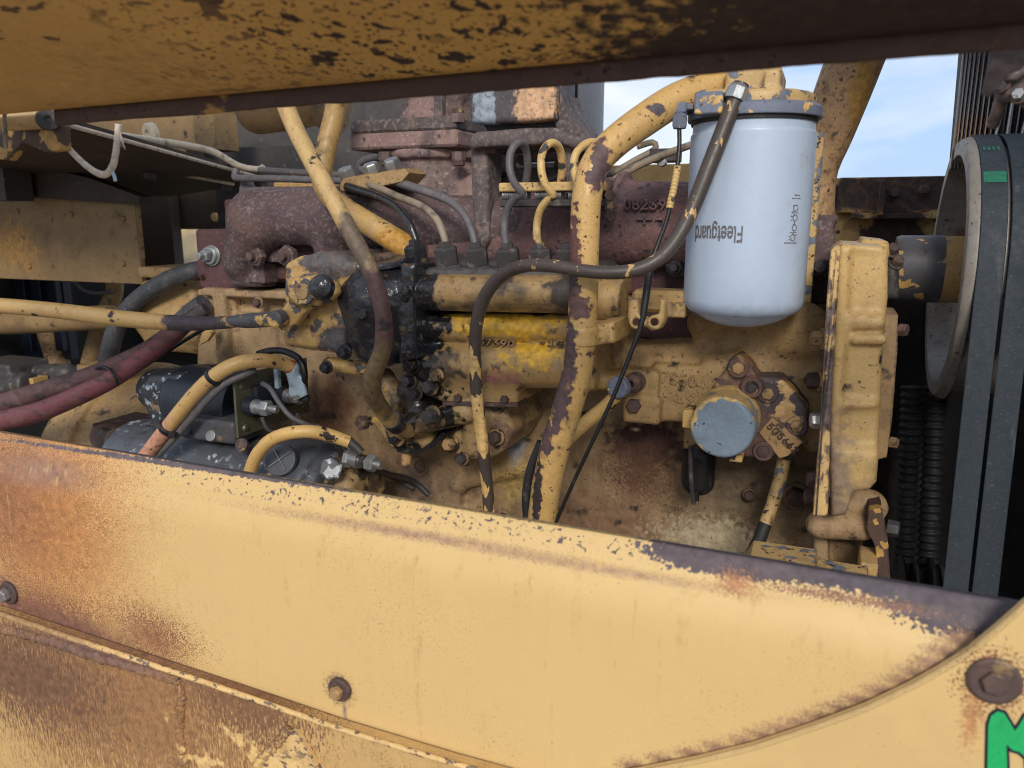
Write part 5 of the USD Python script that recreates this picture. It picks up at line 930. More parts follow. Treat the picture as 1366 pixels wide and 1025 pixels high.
t = Thing('fuel_fitting', 'oily yellow elbow fitting and flange at the foot of the breather hose', 'fitting')
b = Casting(.0024)
b.add(slab([(484, 560), (498, 568), (522, 600), (558, 604), (576, 590), (590, 560), (560, 556), (530, 560), (505, 552)], .755, .86, .005))
b.add(capsule(P(530, 572, .74), P(584, 560, .735), 17 * S(560, 565, .735), 14 * S(560, 565, .735)), .008).add(capsule(P(545, 520, .75), P(560, 545, .75), 16 * S(550, 530, .75)), .008)
b.add(capsule(P(512, 505, .77), P(530, 535, .77), 15 * S(520, 520, .77)), .01).add(capsule(P(560, 512, .745), P(600, 525, .745), 13 * S(580, 520, .745)), .008).add(slab([(540, 495), (600, 495), (606, 540), (560, 552), (540, 530)], .775, .85, .005), .01)
t.part('elbow', b.mesh(.0009, 140), L['gunk'], 60)
t.part('flange_bolt', hexhead(P(487, 563, .758), V(-.2, -1, 0), 10 * S(487, 563, .75), .009), L['bolt_rust'])
for a, c, y, r, mt in ((531, 584, .738, 9, 'oily_black'), (578, 555, .718, 11, 'bolt_dark'), (548, 508, .735, 9, 'oily_black'), (576, 516, .73, 9, 'bolt_dark'), (557, 525, .735, 7, 'oily_black')): pbolt(t, a, c, y, r, L[mt], L['gunk'], d=V(-.25, -1, .05))
t.part('drain_nipple', lathe([(0, 0), (7 * S(541, 600, .76), 0), (7 * S(541, 600, .76), .016), (4 * S(541, 600, .76), .018), (0, .018)], P(542, 602, .765), V(0, 0, -1), 14), L['bolt_tan'])
t.part('gasket', plate([(528, 597), (560, 600), (580, 588), (590, 575), (594, 580), (580, 596), (556, 606), (530, 603)], .75, .78), L['oily_black'])
t.done()
for px, py, r in ((560, 622, 9),): one('core_plug', 'round core plug in the block below the oily elbow', 'plug', cat(disc(P(px, py, .857), TO, 14 * S(px, py, .85), .004), ring(P(px, py, .853), TO, 6 * S(px, py, .85), 8 * S(px, py, .85), .003)), L['block_tan'])

# ---- hoses and pipes in front of the pump
t = Thing('breather_hose', 'long hose, clean yellow at its top turning rust brown over the governor', 'hose')
t.part('hose', tube([(376, 128, .655), (392, 168, .65), (412, 208, .64), (436, 252, .63), (466, 308, .625), (490, 352, .62), (505, 392, .62), (512, 430, .62), (510, 468, .625), (498, 500, .63), (497, 524, .64), (510, 548, .665), (530, 568, .70), (545, 575, .73)], [12, 12, 12, 12, 12, 11.5, 11.5, 11.5, 12, 12.5, 12.5, 12, 11, 10], n=24, bump=.05), L['hose_yellow'], 50)
t.part('clamp', tube([(522, 560, .685), (530, 567, .698)], 13.5, n=20), L['oily_black']); t.done()
one('bent_pipe', 'tan steel pipe bending behind the breather hose', 'pipe', tube([(452, 120, .80), (446, 155, .80), (436, 195, .79), (429, 235, .78), (440, 262, .78), (475, 288, .775), (510, 310, .77), (545, 332, .765), (552, 337, .765)], [14, 14, 14, 14, 14, 15, 16, 17, 17], n=28), L['pipe_tan'], 50)
t = Thing('oil_pipe', 'large yellow oil pipe with purple rusty chips bending down from the filter head', 'pipe')
t.part('pipe', tube([(990, 108, .76), (955, 115, .745), (905, 132, .725), (860, 160, .705), (818, 192, .685), (793, 222, .672), (783, 262, .665), (780, 320, .663), (778, 400, .663), (775, 455, .663), (768, 505, .664), (755, 550, .666), (740, 600, .667), (729, 650, .668), (722, 700, .668), (718, 740, .668)], [22, 22, 22, 22, 21, 20, 20, 19.5, 19.5, 20, 20, 20, 20, 19.5, 19, 19], n=36, step=.004, bump=.012), L['yellow_pipe'], 50)
b = Casting(.0022).add(rod(P(776, 434, .663), P(776, 461, .663), 21.5 * S(776, 447, .663), .002)).add(slab([(790, 434), (818, 430), (820, 458), (792, 462)], .668, .725, .003), .003)
t.part('clamp', b.mesh(.0004, 130), L['yellow_pipe'], 60, label='chipped clamp band with tan foot'); t.done()
one('drain_hose', 'black hose edge running down along the left of the big yellow pipe', 'hose', tube([(722, 590, .69), (708, 625, .69), (702, 660, .69), (704, 700, .69), (706, 740, .69)], 6, n=12), L['rubber'], 40)
one('short_pipe', 'short chipped yellow pipe angled from behind the big pipe to the grey cap', 'pipe', tube([(755, 590, .75), (780, 565, .748), (805, 545, .745), (822, 528, .742)], [8, 9.5, 9.5, 9], n=20), L['cable_chip'], 50)
t = Thing('sample_cap', 'round grey dust cap with frayed rim at the end of the short pipe', 'cap')
p = P(826, 518, .735); s = S(826, 518, .735)
t.part('cap', rough(subd(disc(p + V(0, .006, 0), V(-.15, -1, .1), 15 * s, .010), .002), .0008, 260), L['blue_paint'], 50); t.part('hub', ring(P(846, 510, .76), V(-.1, -1, 0), 5 * s, 13 * s, .012), L['bolt_rust']); t.done()
t = Thing('return_line', 'dark hose with flaking yellow paint looping in front of the big yellow pipe', 'hose')
t.part('hose', tube([(989, 112, .70), (975, 148, .695), (950, 212, .685), (925, 275, .672), (905, 315, .662), (882, 343, .652), (850, 360, .644), (810, 364, .638), (775, 361, .636), (735, 355, .638), (700, 355, .65), (668, 369, .665), (645, 400, .675), (635, 440, .68), (634, 490, .685), (638, 545, .69), (645, 605, .695), (651, 660, .70), (655, 720, .70)], [10.5, 11, 11, 10.5, 10, 9.5, 9.5, 9, 9, 9, 9, 9, 9, 8.5, 8.5, 8.5, 8.5, 8, 8], n=24, step=.004, bump=.03), L['hose_chip'], 50)
p = P(983, 122, .698); s = S(983, 122, .698); ax = P(989, 112, .70) - P(975, 148, .695); ax /= np.linalg.norm(ax)
t.part('ferrule', lathe([(0, 0), (15 * s, 0), (15.5 * s, 5 * s), (14.5 * s, 16 * s), (12 * s, 20 * s), (0, 20 * s)], P(979, 134, .697), ax, 8), L['zinc'], 25, label='bright steel crimp ferrule'); t.done()
t = Thing('pull_cable', 'thin black control cable hanging from the grey elbow past the yellow pipe', 'cable')
t.part('cable', tube([(906, 165, .715), (906, 200, .71), (900, 245, .705), (889, 295, .70), (876, 330, .695), (867, 362, .69), (861, 400, .685), (855, 435, .68), (838, 480, .675), (818, 530, .67), (790, 590, .668), (762, 650, .668), (735, 712, .668)], [3, 3, 3, 3, 3.2, 5, 5, 4, 3, 3, 2.8, 2.6, 2.6], n=12), L['plastic_black'], 40)
L_ = tube([(903, 222, .7075), (900, 245, .7045), (894, 275, .7015)], 4.2, n=14, step=.0008, mod=None)
pts = [P(*q) for q in [(904, 222, .709), (900, 245, .705), (893, 278, .702)]]
t.part('ribbed_sleeve', sweep(pts, 4.6 * S(900, 245, .705), n=14, step=.0006, mod=lambda l: 1 + .14 * (math.sin(l * 6.283 / .0032) > .2)), L['line_yellow'], 40, label='ribbed yellow cable sleeve'); t.done()
t = Thing('elbow_fitting', 'small grey elbow fitting above the thin black cable', 'fitting')
p = P(908, 150, .715); s = S(908, 150, .715)
t.part('elbow', rough(subd(cat(rbox(p + V(-9 * s, -.006, -2 * s), p + V(9 * s, .012, 12 * s), .003), rbox(p + V(0, -.004, 2 * s), p + V(18 * s, .01, 10 * s), .003)), .004), .0003, 150), L['blue_paint'], 40)
t.part('nut', hexhead(p + V(-.0005, 0, -1 * s), V(0, 0, -1), 10.5 * s, 20 * s), L['blue_paint']); t.done()

# ---- injector lines and their clamps
g = 'fuel injector lines'
def line(label, px, r, mt): one('injector_line', label, 'fuel line', tube(px, r, n=14, step=.003), L[mt], 50, group=g)
line('shiny black injector line bending down to the oily first fitting', [(557, 330, .752), (554, 318, .752), (545, 296, .755), (528, 275, .765), (505, 262, .775), (480, 254, .785), (462, 249, .79)], [5, 5, 5, 5, 5, 5.5, 5.5], 'oily_black')
line('tan grey injector line curving to the second pump fitting', [(596, 333, .752), (592, 315, .754), (582, 292, .76), (562, 275, .77), (530, 262, .785), (505, 251, .79), (488, 245, .795)], 5, 'line_tan')
line('grey injector line arching from the bolted clamp to the third fitting', [(635, 333, .752), (630, 310, .755), (620, 288, .762), (602, 270, .772), (575, 258, .785), (548, 249, .792), (524, 241, .80)], [5, 5, 5, 5.5, 6, 6, 6], 'line_grey')
line('grey looped injector line standing above the fourth fitting', [(676, 333, .752), (673, 312, .752), (674, 292, .753), (680, 274, .748), (690, 262, .742), (697, 258, .738), (686, 244, .732), (680, 225, .731), (681, 205, .736), (688, 193, .742), (696, 191, .752), (702, 202, .765), (704, 225, .775), (701, 248, .785)], 5.2, 'line_grey')
line('bright yellow looped injector line standing above the fifth fitting', [(720, 333, .752), (716, 315, .752), (717, 295, .753), (722, 278, .748), (732, 266, .742), (738, 260, .738), (727, 245, .732), (722, 225, .731), (723, 206, .736), (730, 194, .742), (739, 191, .752), (747, 200, .765), (750, 222, .775), (747, 250, .785)], 5.4, 'line_yellow')
line('yellow injector line half hidden behind the big yellow pipe', [(777, 255, .742), (769, 240, .738), (765, 222, .738), (768, 206, .742), (776, 196, .75), (788, 190, .76), (800, 192, .78)], 5.4, 'line_yellow')
t = Thing('line_clamp', 'yellow topped clamp block with threads holding the looped injector lines', 'clamp')
t.part('top_bar', rough(subd(pbox(665, 243, 800, 255, .765, .80, .003), .004), .0006, 140), L['line_yellow'], 40)
t.part('lower_bar', rough(subd(pbox(666, 266, 800, 276, .766, .80, .003), .004), .0006, 140), L['bolt_dark'], 40)
for k in range(3):
    p = P(672 + 44 * k, 261, .774); ax = V(1, 0, 0); s = S(700, 260, .774)
    t.part('threaded_stud', sweep([p, p + ax * 36 * s], 7 * s, n=14, step=.0004, mod=lambda l: 1 + .13 * math.sin(l * 6.283 / .0021)), L['steel'], 30)
t.done()
t = Thing('bolted_clamp', 'tilted tan clamp bar with three grey bolts over the injector lines', 'clamp')
bb = [(452, 246), (458, 237), (540, 224), (546, 231), (536, 243), (470, 256), (454, 254)]
t.part('bar', rough(subd(plate(bb, .79, .83), .005), .0008, 140), L['cast_tan'], 40); t.part('under_bar', rough(subd(plate([(456, 253), (536, 240), (532, 248), (462, 260)], .80, .83), .005), .0006, 140), L['bolt_dark'], 40)
for a, c in ((464, 236), (497, 230), (525, 224)): p = P(a, c, .80); s = S(a, c, .8); t.part('bolt', hexhead(p, V(-.12, -.45, 1), 11.5 * s, 12 * s), L['steel'])
t.done()
one('return_tube', 'pair of slim grey tubes above the purple manifold, one with a bent down end', 'tube', cat(tube([(316, 226, .93), (313, 236, .925), (322, 238, .92), (380, 239, .92), (470, 242, .92)], 4.6, n=12), tube([(346, 227, 1.0), (380, 229, 1.0), (460, 233, 1.0)], 4, n=12), tube([(505, 240, .95), (480, 224, .95), (488, 213, .95), (520, 210, .95)], 5, n=12)), L['line_grey'], 40)
t = Thing('tube_stand', 'tan valve cover edge with small steel brackets under the grey tubes', 'valve cover')
t.part('cover', pbox(352, 243, 440, 262, .97, 1.1, .006), L['pipe_tan']); t.part('bracket', plate([(321, 238), (327, 238), (334, 256), (330, 268), (318, 268), (319, 255)], .93, .945), L['line_grey']); t.part('bracket', pbox(348, 238, 354, 258, .93, .95), L['line_grey']); t.done()
t = Thing('conduit_line', 'pale conduit running along the cab floor edge to the grey tubes', 'conduit')
t.part('conduit', tube([(96, 172, .74), (150, 180, .84), (205, 188, .95), (250, 195, 1.02), (285, 203, 1.06), (318, 221, 1.06), (345, 226, 1.05), (352, 222, 1.05)], [5, 5, 5, 5, 4.5, 4, 4, 4], n=14), L['conduit'])
t.part('coil', ring(P(205, 177, .98), V(-.2, -1, -.2), 5 * S(205, 177, .98), 13 * S(205, 177, .98), .012), L['conduit']); t.done()
t = Thing('hanging_rope', 'frayed off white rope hanging in a loop under the raised hood', 'rope')
rp = [(74, 168, .43), (84, 188, .43), (98, 205, .43), (115, 221, .43), (132, 232, .43), (143, 232, .43), (151, 220, .43), (155, 200, .43), (157, 180, .43), (158, 166, .43)]
t.part('rope', tube(rp, [3.4, 3.6, 3.8, 4.2, 4.6, 4.6, 4.4, 4.2, 4.2, 4.2], n=14, step=.0012, bump=.22), L['rope_white'], 60)
t.part('loose_end', tube([(148, 226, .43), (152, 234, .43), (154, 242, .43)], 2.2, n=8, step=.001, bump=.3), L['rope_blue'])
for k in range(4): t.part('fibre', tube([(160, 176 + 3 * k, .43), (163 + k, 186 + 3 * k, .43), (161 + 2 * k, 194 + 2 * k, .43)], .45, n=5), L['rope_white'])
t.done()
one('far_air_pipe', 'tan rounded duct belly just under the hood edge left of the hoses', 'duct', Casting(.003).add(capsule(P(345, 148, 1.0), P(400, 140, 1.0), .034)).add(rod(P(435, 135, 1.05), P(450, 135, 1.05), .05, .01), .01).mesh(), L['cab_brown'], 60)
t = Thing('right_fuel_lines', 'two slim dirty tubes with clips crossing left of the white filter under the sky', 'tube')
t.part('tube', tube([(945, 186, .95), (915, 196, .93), (885, 207, .91), (850, 222, .89), (815, 243, .87), (800, 255, .86)], 5, n=12), L['line_tan']); t.part('tube', tube([(810, 236, .93), (845, 215, .95), (868, 203, .96), (875, 196, .96), (870, 190, .96), (850, 196, .96)], 4.2, n=12), L['line_tan'])
t.part('clip', pbox(866, 198, 905, 216, .955, .98, .004), L['bolt_dark']); t.part('clip', disc(P(884, 217, .92), TO, 6 * S(884, 217, .92), .01), L['zinc']); t.done()
# ---- oil filter, its head and strap
fx = P(997, 295, .75); R = 79 * S(997, 295, .75); zt = P(1003, 154, .75 - R)[2]; zb = P(988, 432, .75 - R)[2]; H = zt - zb
t = Thing('oil_filter', 'white spin on oil filter canister with upside down printed name', 'oil filter')
pr = [(0, -.009), (.25, -.0083), (.45, -.006), (.62, -.0025), (.74, .001), (.79, .003)]
pr = [(a * R, b) for a, b in pr] + [(R * (.80 + .2 * math.sin(q)), .004 + .013 * (1 - math.cos(q))) for q in np.linspace(.15, 1.5708, 8)] + [(R, H * .5), (R, H - .012), (R * .992, H - .010), (R * .972, H - .009), (R * .968, H - .004), (R * .975, H - .002), (R * .97, H), (R * .88, H), (0, H)]
t.part('canister', lathe(pr, V(fx[0], .75, zb), V(0, 0, 1), 96), L['filter_white'], 30)
FC = V(fx[0], .75); ph0 = math.atan2(C[1] - .75, C[0] - fx[0])
def wrap(m, th, z, sgn):
    """flat lettering (x along, y up) laid round the canister"""
    v = m.vertices; a = ph0 + th + sgn * v[:, 0] / R; r = R - .0002 + v[:, 2]
    m.vertices = np.stack([FC[0] + r * np.cos(a), FC[1] + r * np.sin(a), z + sgn * v[:, 1]], 1); return m
tx = meshkit.text_mesh('Fleetguard', .0135, .0006, True); b = tx.bounds; tx.vertices = (tx.vertices - [b[0][0], 0, b[0][2]]) * [.0475 / (b[1][0] - b[0][0]), 1, 1]
tx = subd(tx, .0025); t.part('printed_name', wrap(tx, -.06, P(962, 302, .75 - R)[2], -1), L['print_grey'], False)
ic = []
def bar(x0, y0, x1, y1): return rbox(V(x0, y0, 0), V(x1, y1, .0005), .0001)
for k in range(5):
    z = P(1052, 318 - 13.5 * k, .75 - R)[2]
    q = [ring(V(0, 0, 0), V(0, 0, 1), .0022, .0030, .0005)]
    if k < 4:
        f_ = lambda w: trimesh.transformations.rotation_matrix(w, (0, 0, 1))
        a_ = bar(.0024, -.0004, .0052, .0003); a_.apply_transform(f_(.6 + 1.1 * k)); c_ = bar(-.0010, .0030, .0010, .0037); c_.apply_transform(f_(.3 * k)); q += [a_, c_] + ([bar(-.0048, -.0042, .0030, -.0036)] if k % 2 else [bar(-.0050, -.0020, -.0034, -.0014), bar(-.0050, .0010, -.0034, .0016)])
    else: q = [bar(-.0052, -.0005, .0052, .0002), bar(-.003, .002, .0, .003), bar(.001, .002, .0035, .0028)]
    ic.append(wrap(cat(*q), .80 if k else .78, z, 1))
ic.append(wrap(cat(*[bar(-.007 + .0021 * j, 0, -.0056 + .0021 * j, .0011) for j in range(7)]), .74, P(1050, 326, .75 - R)[2], 1))
t.part('pictograms', cat(*ic), L['print_grey'], False)
t.done()
t = Thing('oil_filter_mount', 'chipped blue grey and yellow cast mount clamped above the white filter', 'filter mount')
b = Casting(.0024); Rh = R * 1.055; z0 = zt + .001; z1 = zt + .020
b.add(rod(V(fx[0], .75, z0), V(fx[0], .75, z1 + .002), Rh * .90, .004), .006).add(pblock(966, 86, 1041, 150, .72, .79, .004), .006).add(pblock(928, 118, 968, 150, .70, .78, .004), .004).add(pblock(1018, 92, 1040, 138, .705, .76, .002), .002)
t.part('casting', b.mesh(.0004, 120), L['chip_blue'], 60)
t.part('rim', lathe([(R * .9, 0), (Rh, 0), (Rh + .0005, .002), (Rh + .0005, .008), (Rh - .002, .0105), (R * .9, .0115), (R * .9, 0)], V(fx[0], .75, z0 + .0005), V(0, 0, 1), 80), L['blue_paint'], 40, label='dark blue grey rim with worn edge')
t.part('gasket', lathe([(0, 0), (R * 1.0, 0), (R * 1.01, .004), (0, .004)], V(fx[0], .75, zt - .002), V(0, 0, 1), 64), L['rubber'])
t.part('side_port', pbox(926, 122, 964, 152, .692, .705, .003), L['blue_paint'])
t.done()
t = Thing('filter_bracket', 'narrow chipped yellow and blue strap plate standing behind the filter', 'bracket')
t.part('strap', subd(pbox(1070, 178, 1090, 424, .800, .808, .001), .02), L['chip_blue'], 30); t.part('foot', pbox(1046, 410, 1082, 432, .79, .83, .002), L['cast_tan']); t.part('web', plate([(1074, 190), (1088, 176), (1088, 230), (1078, 420), (1070, 420)], .82, .86), L['chip_blue']); t.done()

# ---- stack pipe
one('stack_pipe', 'thick weathered tan pipe leaning up against the sky behind the filter', 'pipe', tube([(1165, 20, 1.02), (1148, 60, 1.02), (1125, 120, 1.02), (1103, 180, 1.02), (1090, 225, 1.02), (1087, 265, 1.02), (1087, 330, 1.02)], [37, 37, 36, 33, 27, 25, 25], n=36, step=.01), L['stack_pipe'], 50)
t = Thing('water_outlet', 'dark rusty water outlet casting tucked right of the filter', 'water outlet')
b = Casting(.003).add(slab([(1078, 294), (1112, 290), (1116, 345), (1112, 370), (1078, 372)], .83, .92, .006)).add(rod(P(1096, 288, .86), P(1096, 300, .86), 21 * S(1096, 295, .86), .004), .004).add(slab([(1070, 345), (1115, 345), (1118, 400), (1078, 410)], .86, .93, .006), .006)
t.part('casting', b.mesh(.0008, 120), L['manifold_rust'], 60); pbolt(t, 1094, 356, .825, 9, L['bolt_dark'], L['bolt_rust']); t.done()

# ---- accessory drive plate with raised numbers
t = Thing('governor_drive_housing', 'tan drive housing with raised casting number and square mounting pads', 'drive housing')
b = Casting(.0026)
b.add(slab([(838, 462), (900, 459), (922, 458), (926, 424), (1060, 412), (1084, 420), (1108, 432), (1106, 600), (1080, 606), (1040, 560), (930, 590), (918, 564), (838, 566)], .795, .90, .006))
b.add(pblock(828, 494, 878, 528, .772, .83, .003), .003).add(pblock(830, 529, 880, 566, .772, .83, .003), .003).add(pblock(884, 494, 930, 562, .785, .83, .004), .004)
b.add(capsule(P(1046, 462, .800), P(1098, 463, .795), .0085), .008).add(capsule(P(1060, 440, .80), P(1075, 428, .80), .016), .02).add(capsule(P(930, 430, .797), P(1040, 424, .80), .010), .012)
b.add(pblock(870, 488, 968, 564, .785, .83, .003), .006).add(slab([(940, 480), (985, 470), (1020, 500), (1000, 560), (930, 580)], .785, .83, .006), .012).add(rod(P(1081, 509, .785), P(1081, 509, .81), 10 * S(1081, 509, .79), .003), .003).sub(rod(P(1079, 510, .77), P(1079, 510, .797), 7 * S(1079, 510, .79), .002), .002)
b.add(slab([(800, 430), (836, 440), (836, 500), (850, 510), (820, 500), (806, 470)], .79, .85, .005), .008)
t.part('casting', b.mesh(.0006, 100), L['cast_tan'], 60)
t.part('cast_number', letters('7S5046', 882, 511, .785, 17, 70, .0034, -.055), L['cover_tan'], False)
t.part('cast_number', letters('- 19', 882, 534, .785, 14, 44, .0032, -.045), L['cover_tan'], False)
pbolt(t, 846, 541, .772, 10, L['bolt_rust'], None, h=9); pbolt(t, 849, 509, .772, 10, L['cast_tan'], L['bolt_rust']); t.part('drip', disc(P(848, 571, .80), V(0, -.4, -1), .006, .004), L['bolt_rust'])
for a, c, y, dd in ((1090, 452, .76, (-1, -.25, 0)), (1090, 562, .72, (-1, -.25, 0)), (1085, 508, .78, (-1, -.3, 0)), (1086, 640, .74, (-1, -.25, 0)), (1082, 664, .755, (-1, -.3, 0))):
    pbolt(t, a + 9, c, y, 11, L['steel' if c == 562 else 'bolt_tan' if c == 452 else 'bolt_rust'], L['bolt_tan'], d=V(*dd), h=14)
t.done()
t = Thing('access_cover', 'dark rusty many sided cover plate with bolts and cast number tag', 'cover plate')
b = Casting(.0024).add(slab([(986, 474), (999, 484), (1012, 503), (1042, 505), (1058, 520), (1078, 546), (1077, 579), (1048, 606), (1018, 612), (985, 610), (950, 596), (926, 560), (940, 530), (966, 496), (974, 480)], .762, .80, .003))
b.add(rod(P(1003, 517, .753), P(1003, 517, .77), 15 * S(1003, 517, .76), .003), .003).add(rod(P(985, 489, .757), P(985, 489, .77), 13 * S(985, 489, .76), .003), .003)
t.part('plate', b.mesh(.0004, 140), L['cover_plate'], 60)
for a, c, r, mt in ((985, 491, 10, 'bolt_tan'), (1024, 525, 10, 'bolt_tan'), (1063, 568, 10, 'bolt_tan'), (1018, 602, 10, 'bolt_rust')):
    p = P(a, c, .757 if a == 985 else .761); s = S(a, c, .76)
    i = t.part('bolt', lathe([(0, 0), (r * s * .86, 0), (r * s * .86, 4 * s), (r * s * .6, 5 * s), (0, 5 * s)], p, TO, 6, spin=a), L[mt]); t.part('washer', ring(p + V(0, .0005, 0), TO, r * s * .7, r * s * 1.35, 2.2 * s), L['cover_plate'], parent=i)
s = S(1003, 517, .753); t.part('plug_ring', ring(P(1003, 517, .7535), TO, 9 * s, 14 * s, 4 * s), L['cover_plate']); t.part('plug', hexhead(P(1003, 517, .7525), TO, 7 * s, 6 * s), L['bolt_dark'])
pad = [(1012, 577), (1030, 556), (1071, 590), (1052, 608), (1040, 612)]
i = t.part('number_pad', plate(pad, .7602, .7625), L['bolt_tan']); t.part('cast_number', letters('5G5662', 1022, 570, .7600, 10, 50, .0014, -.72), L['cover_plate'], False, parent=i)
t.done()
t = Thing('round_cap', 'round protruding cap with worn blue paint over yellow on the cover plate', 'cap')
ce = P(963, 571, .715); s = S(967, 568, .715)
b = Casting(.002).add(rod(V(ce[0], .715, ce[2]), V(ce[0], .80, ce[2]), 42.5 * s, .0035)).add(rod(V(ce[0], .75, ce[2]), V(ce[0], .80, ce[2]), 44.5 * s, .003), .003)
t.part('cup', b.mesh(.0004, 120), L['blue_cap'], 60)
t.part('rim_lug', rough(subd(pbox(910, 548, 924, 572, .735, .76, .003), .003), .0006, 150), L['cable_chip']); t.part('rim_lug', pbox(972, 608, 990, 617, .74, .76, .003), L['cable_chip']); t.done()
t = Thing('oil_sender', 'black plastic oil pressure sender with thin rod hanging under the cap', 'sender')
s = S(925, 630, .80)
t.part('body', lathe([(0, 0), (15 * s, 0), (20 * s, 6 * s), (22 * s, 14 * s), (22 * s, 50 * s), (18 * s, 60 * s), (10 * s, 76 * s), (0, 76 * s)], P(930, 656, .80), V(0, 0, 1), 32), L['plastic_black']); t.part('wire_rod', tube([(921, 595, .765), (922, 640, .765), (925, 672, .77)], 3, n=8), L['bolt_dark']); t.part('tip', tube([(928, 655, .78), (928, 668, .78)], 4.5, n=8), L['plastic_black']); t.part('neck', pbox(912, 572, 934, 600, .79, .83, .004), L['gunk']); t.done()
t = Thing('dipstick_tube', 'dipstick tube, worn blue on top and black below, under the cover plate', 'dipstick tube')
t.part('upper_tube', tube([(1046, 612, .80), (1042, 632, .795), (1036, 655, .79), (1028, 680, .785), (1019, 704, .78)], [9, 9, 9, 8.5, 8.5], n=18), L['chip_blue']); t.part('lower_tube', tube([(1021, 698, .781), (1012, 722, .775), (1001, 745, .77), (990, 775, .765)], [8.8, 8.8, 8.8, 8.8], n=18), L['rubber']); t.part('socket', pbox(1038, 602, 1060, 614, .79, .83, .003), L['gunk']); t.done()
t = Thing('clamp_fork', 'small pale tan forked bracket with two bolt holes on the fuel tube', 'bracket')
b = Casting(.002).add(slab([(838, 400), (850, 400), (852, 420), (862, 428), (868, 428), (878, 418), (880, 398), (886, 403), (886, 428), (880, 440), (868, 442), (860, 436), (850, 440), (841, 436), (836, 424)], .68, .70, .003))
for a, c in ((849, 430), (873, 430)): b.add(rod(P(a, c, .678), P(a, c, .70), 9.5 * S(a, c, .69), .002), .002)
for a, c in ((849, 430), (873, 430)): b.sub(rod(P(a, c, .66), P(a, c, .72), 5.2 * S(a, c, .69), .001), .001)
t.part('fork', b.mesh(.0004, 160), L['cover_tan'], 60); t.done()
t = Thing('fuel_tube', 'yellow square shouldered tube running from the pump to behind the filter', 'tube')
t.part('tube', pbox(842, 388, 918, 418, .735, .77, .010), L['pump_body']); t.part('flat', pbox(886, 404, 914, 424, .728, .75, .003), L['gunk']); t.done()

# ---- timing gear cover
t = Thing('timing_cover', 'ribbed cream yellow timing gear cover standing edge on right of the filter', 'timing cover')
b = Casting(.0022)
b.add(slab([(1116, 332), (1120, 326), (1176, 329), (1186, 334), (1186, 400), (1180, 450), (1177, 520), (1174, 580), (1170, 645), (1160, 656), (1140, 658), (1128, 690), (1108, 692), (1105, 560), (1112, 420)], .700, .84, .006))
b.sub(slab([(1141, 346), (1147, 339), (1200, 340), (1200, 442), (1144, 440), (1137, 432)], .60, .7080, .005), .008)
b.sub(slab([(1136, 476), (1142, 467), (1200, 466), (1200, 578), (1132, 574), (1127, 564)], .60, .7075, .005), .008)
b.sub(slab([(1126, 596), (1133, 589), (1190, 588), (1190, 648), (1122, 646)], .60, .7075, .005), .008)
b.add(capsule(P(1142, 453, .704), P(1176, 453, .704), .0045), .004).add(slab([(1090, 330), (1090, 332), (1092, 332)], .80, .81, .001), .001).add(slab([(1150, 318), (1186, 322), (1188, 345), (1150, 340)], .76, .86, .004), .004)
t.part('casting', b.mesh(.0004, 110), L['cover_tan'], 60)
t.part('edge_flange', rough(subd(plate([(1108, 334), (1117, 326), (1122, 330), (1116, 420), (1108, 560), (1106, 640), (1104, 688), (1084, 688), (1092, 600), (1097, 520), (1101, 430)], .697, .80), .006), .0006, 150), L['cover_flange'], 30)
t.part('gasket_line', plate([(1101, 500), (1103, 500), (1090, 688), (1088, 688)], .6955, .698), L['bolt_dark'], False)
t.done()
t = Thing('rear_flange', 'narrow dull grey flange plate behind the timing cover edge', 'flange')
t.part('flange', rough(subd(plate([(1180, 418), (1198, 420), (1197, 470), (1190, 560), (1183, 610), (1166, 615), (1174, 500)], .80, .86), .006), .0006, 120), L['cast_tan'], 30); pbolt(t, 1200, 440, .83, 9, L['bolt_rust'], None, d=V(1, -.5, 0)); pbolt(t, 1188, 590, .82, 8, L['bolt_tan'], None, d=V(1, -.5, 0)); t.done()
t = Thing('front_mount', 'tan lower front mount casting with rusty strut below the timing cover', 'mount')
b = Casting(.0028).add(capsule(P(1095, 700, .74), P(1150, 702, .74), 19 * S(1120, 700, .74))).add(capsule(P(1130, 670, .76), P(1160, 676, .76), .016), .012).add(slab([(1086, 690), (1104, 690), (1106, 770), (1084, 770)], .75, .86, .004), .008).add(rod(P(1126, 715, .80), P(1126, 790, .80), 23 * S(1126, 740, .8), .006), .006)
t.part('casting', b.mesh(.0005, 100), L['block_tan'], 60)
t.part('strut', rough(subd(plate([(1160, 680), (1176, 678), (1184, 720), (1190, 800), (1172, 800), (1168, 730), (1156, 705)], .72, .76), .006), .001, 110), L['hinge_chip'], 40)
t.part('pad', pbox(1146, 752, 1170, 790, .70, .74, .002), L['cover_tan']); pbolt(t, 1184, 704, .74, 11, L['bolt_dark'], None, d=V(1, -.2, 0), h=14)
for a, c, r, mt in ((1062, 660, 13, 'bolt_rust'),): pbolt(t, a, c, .84, r, L[mt], L['block_tan'])
t.part('cross_plate', plate([(1000, 744), (1088, 757), (1088, 770), (1160, 782), (1150, 800), (980, 775)], .66, .70), L['chip_blue'], 30)
t.done()

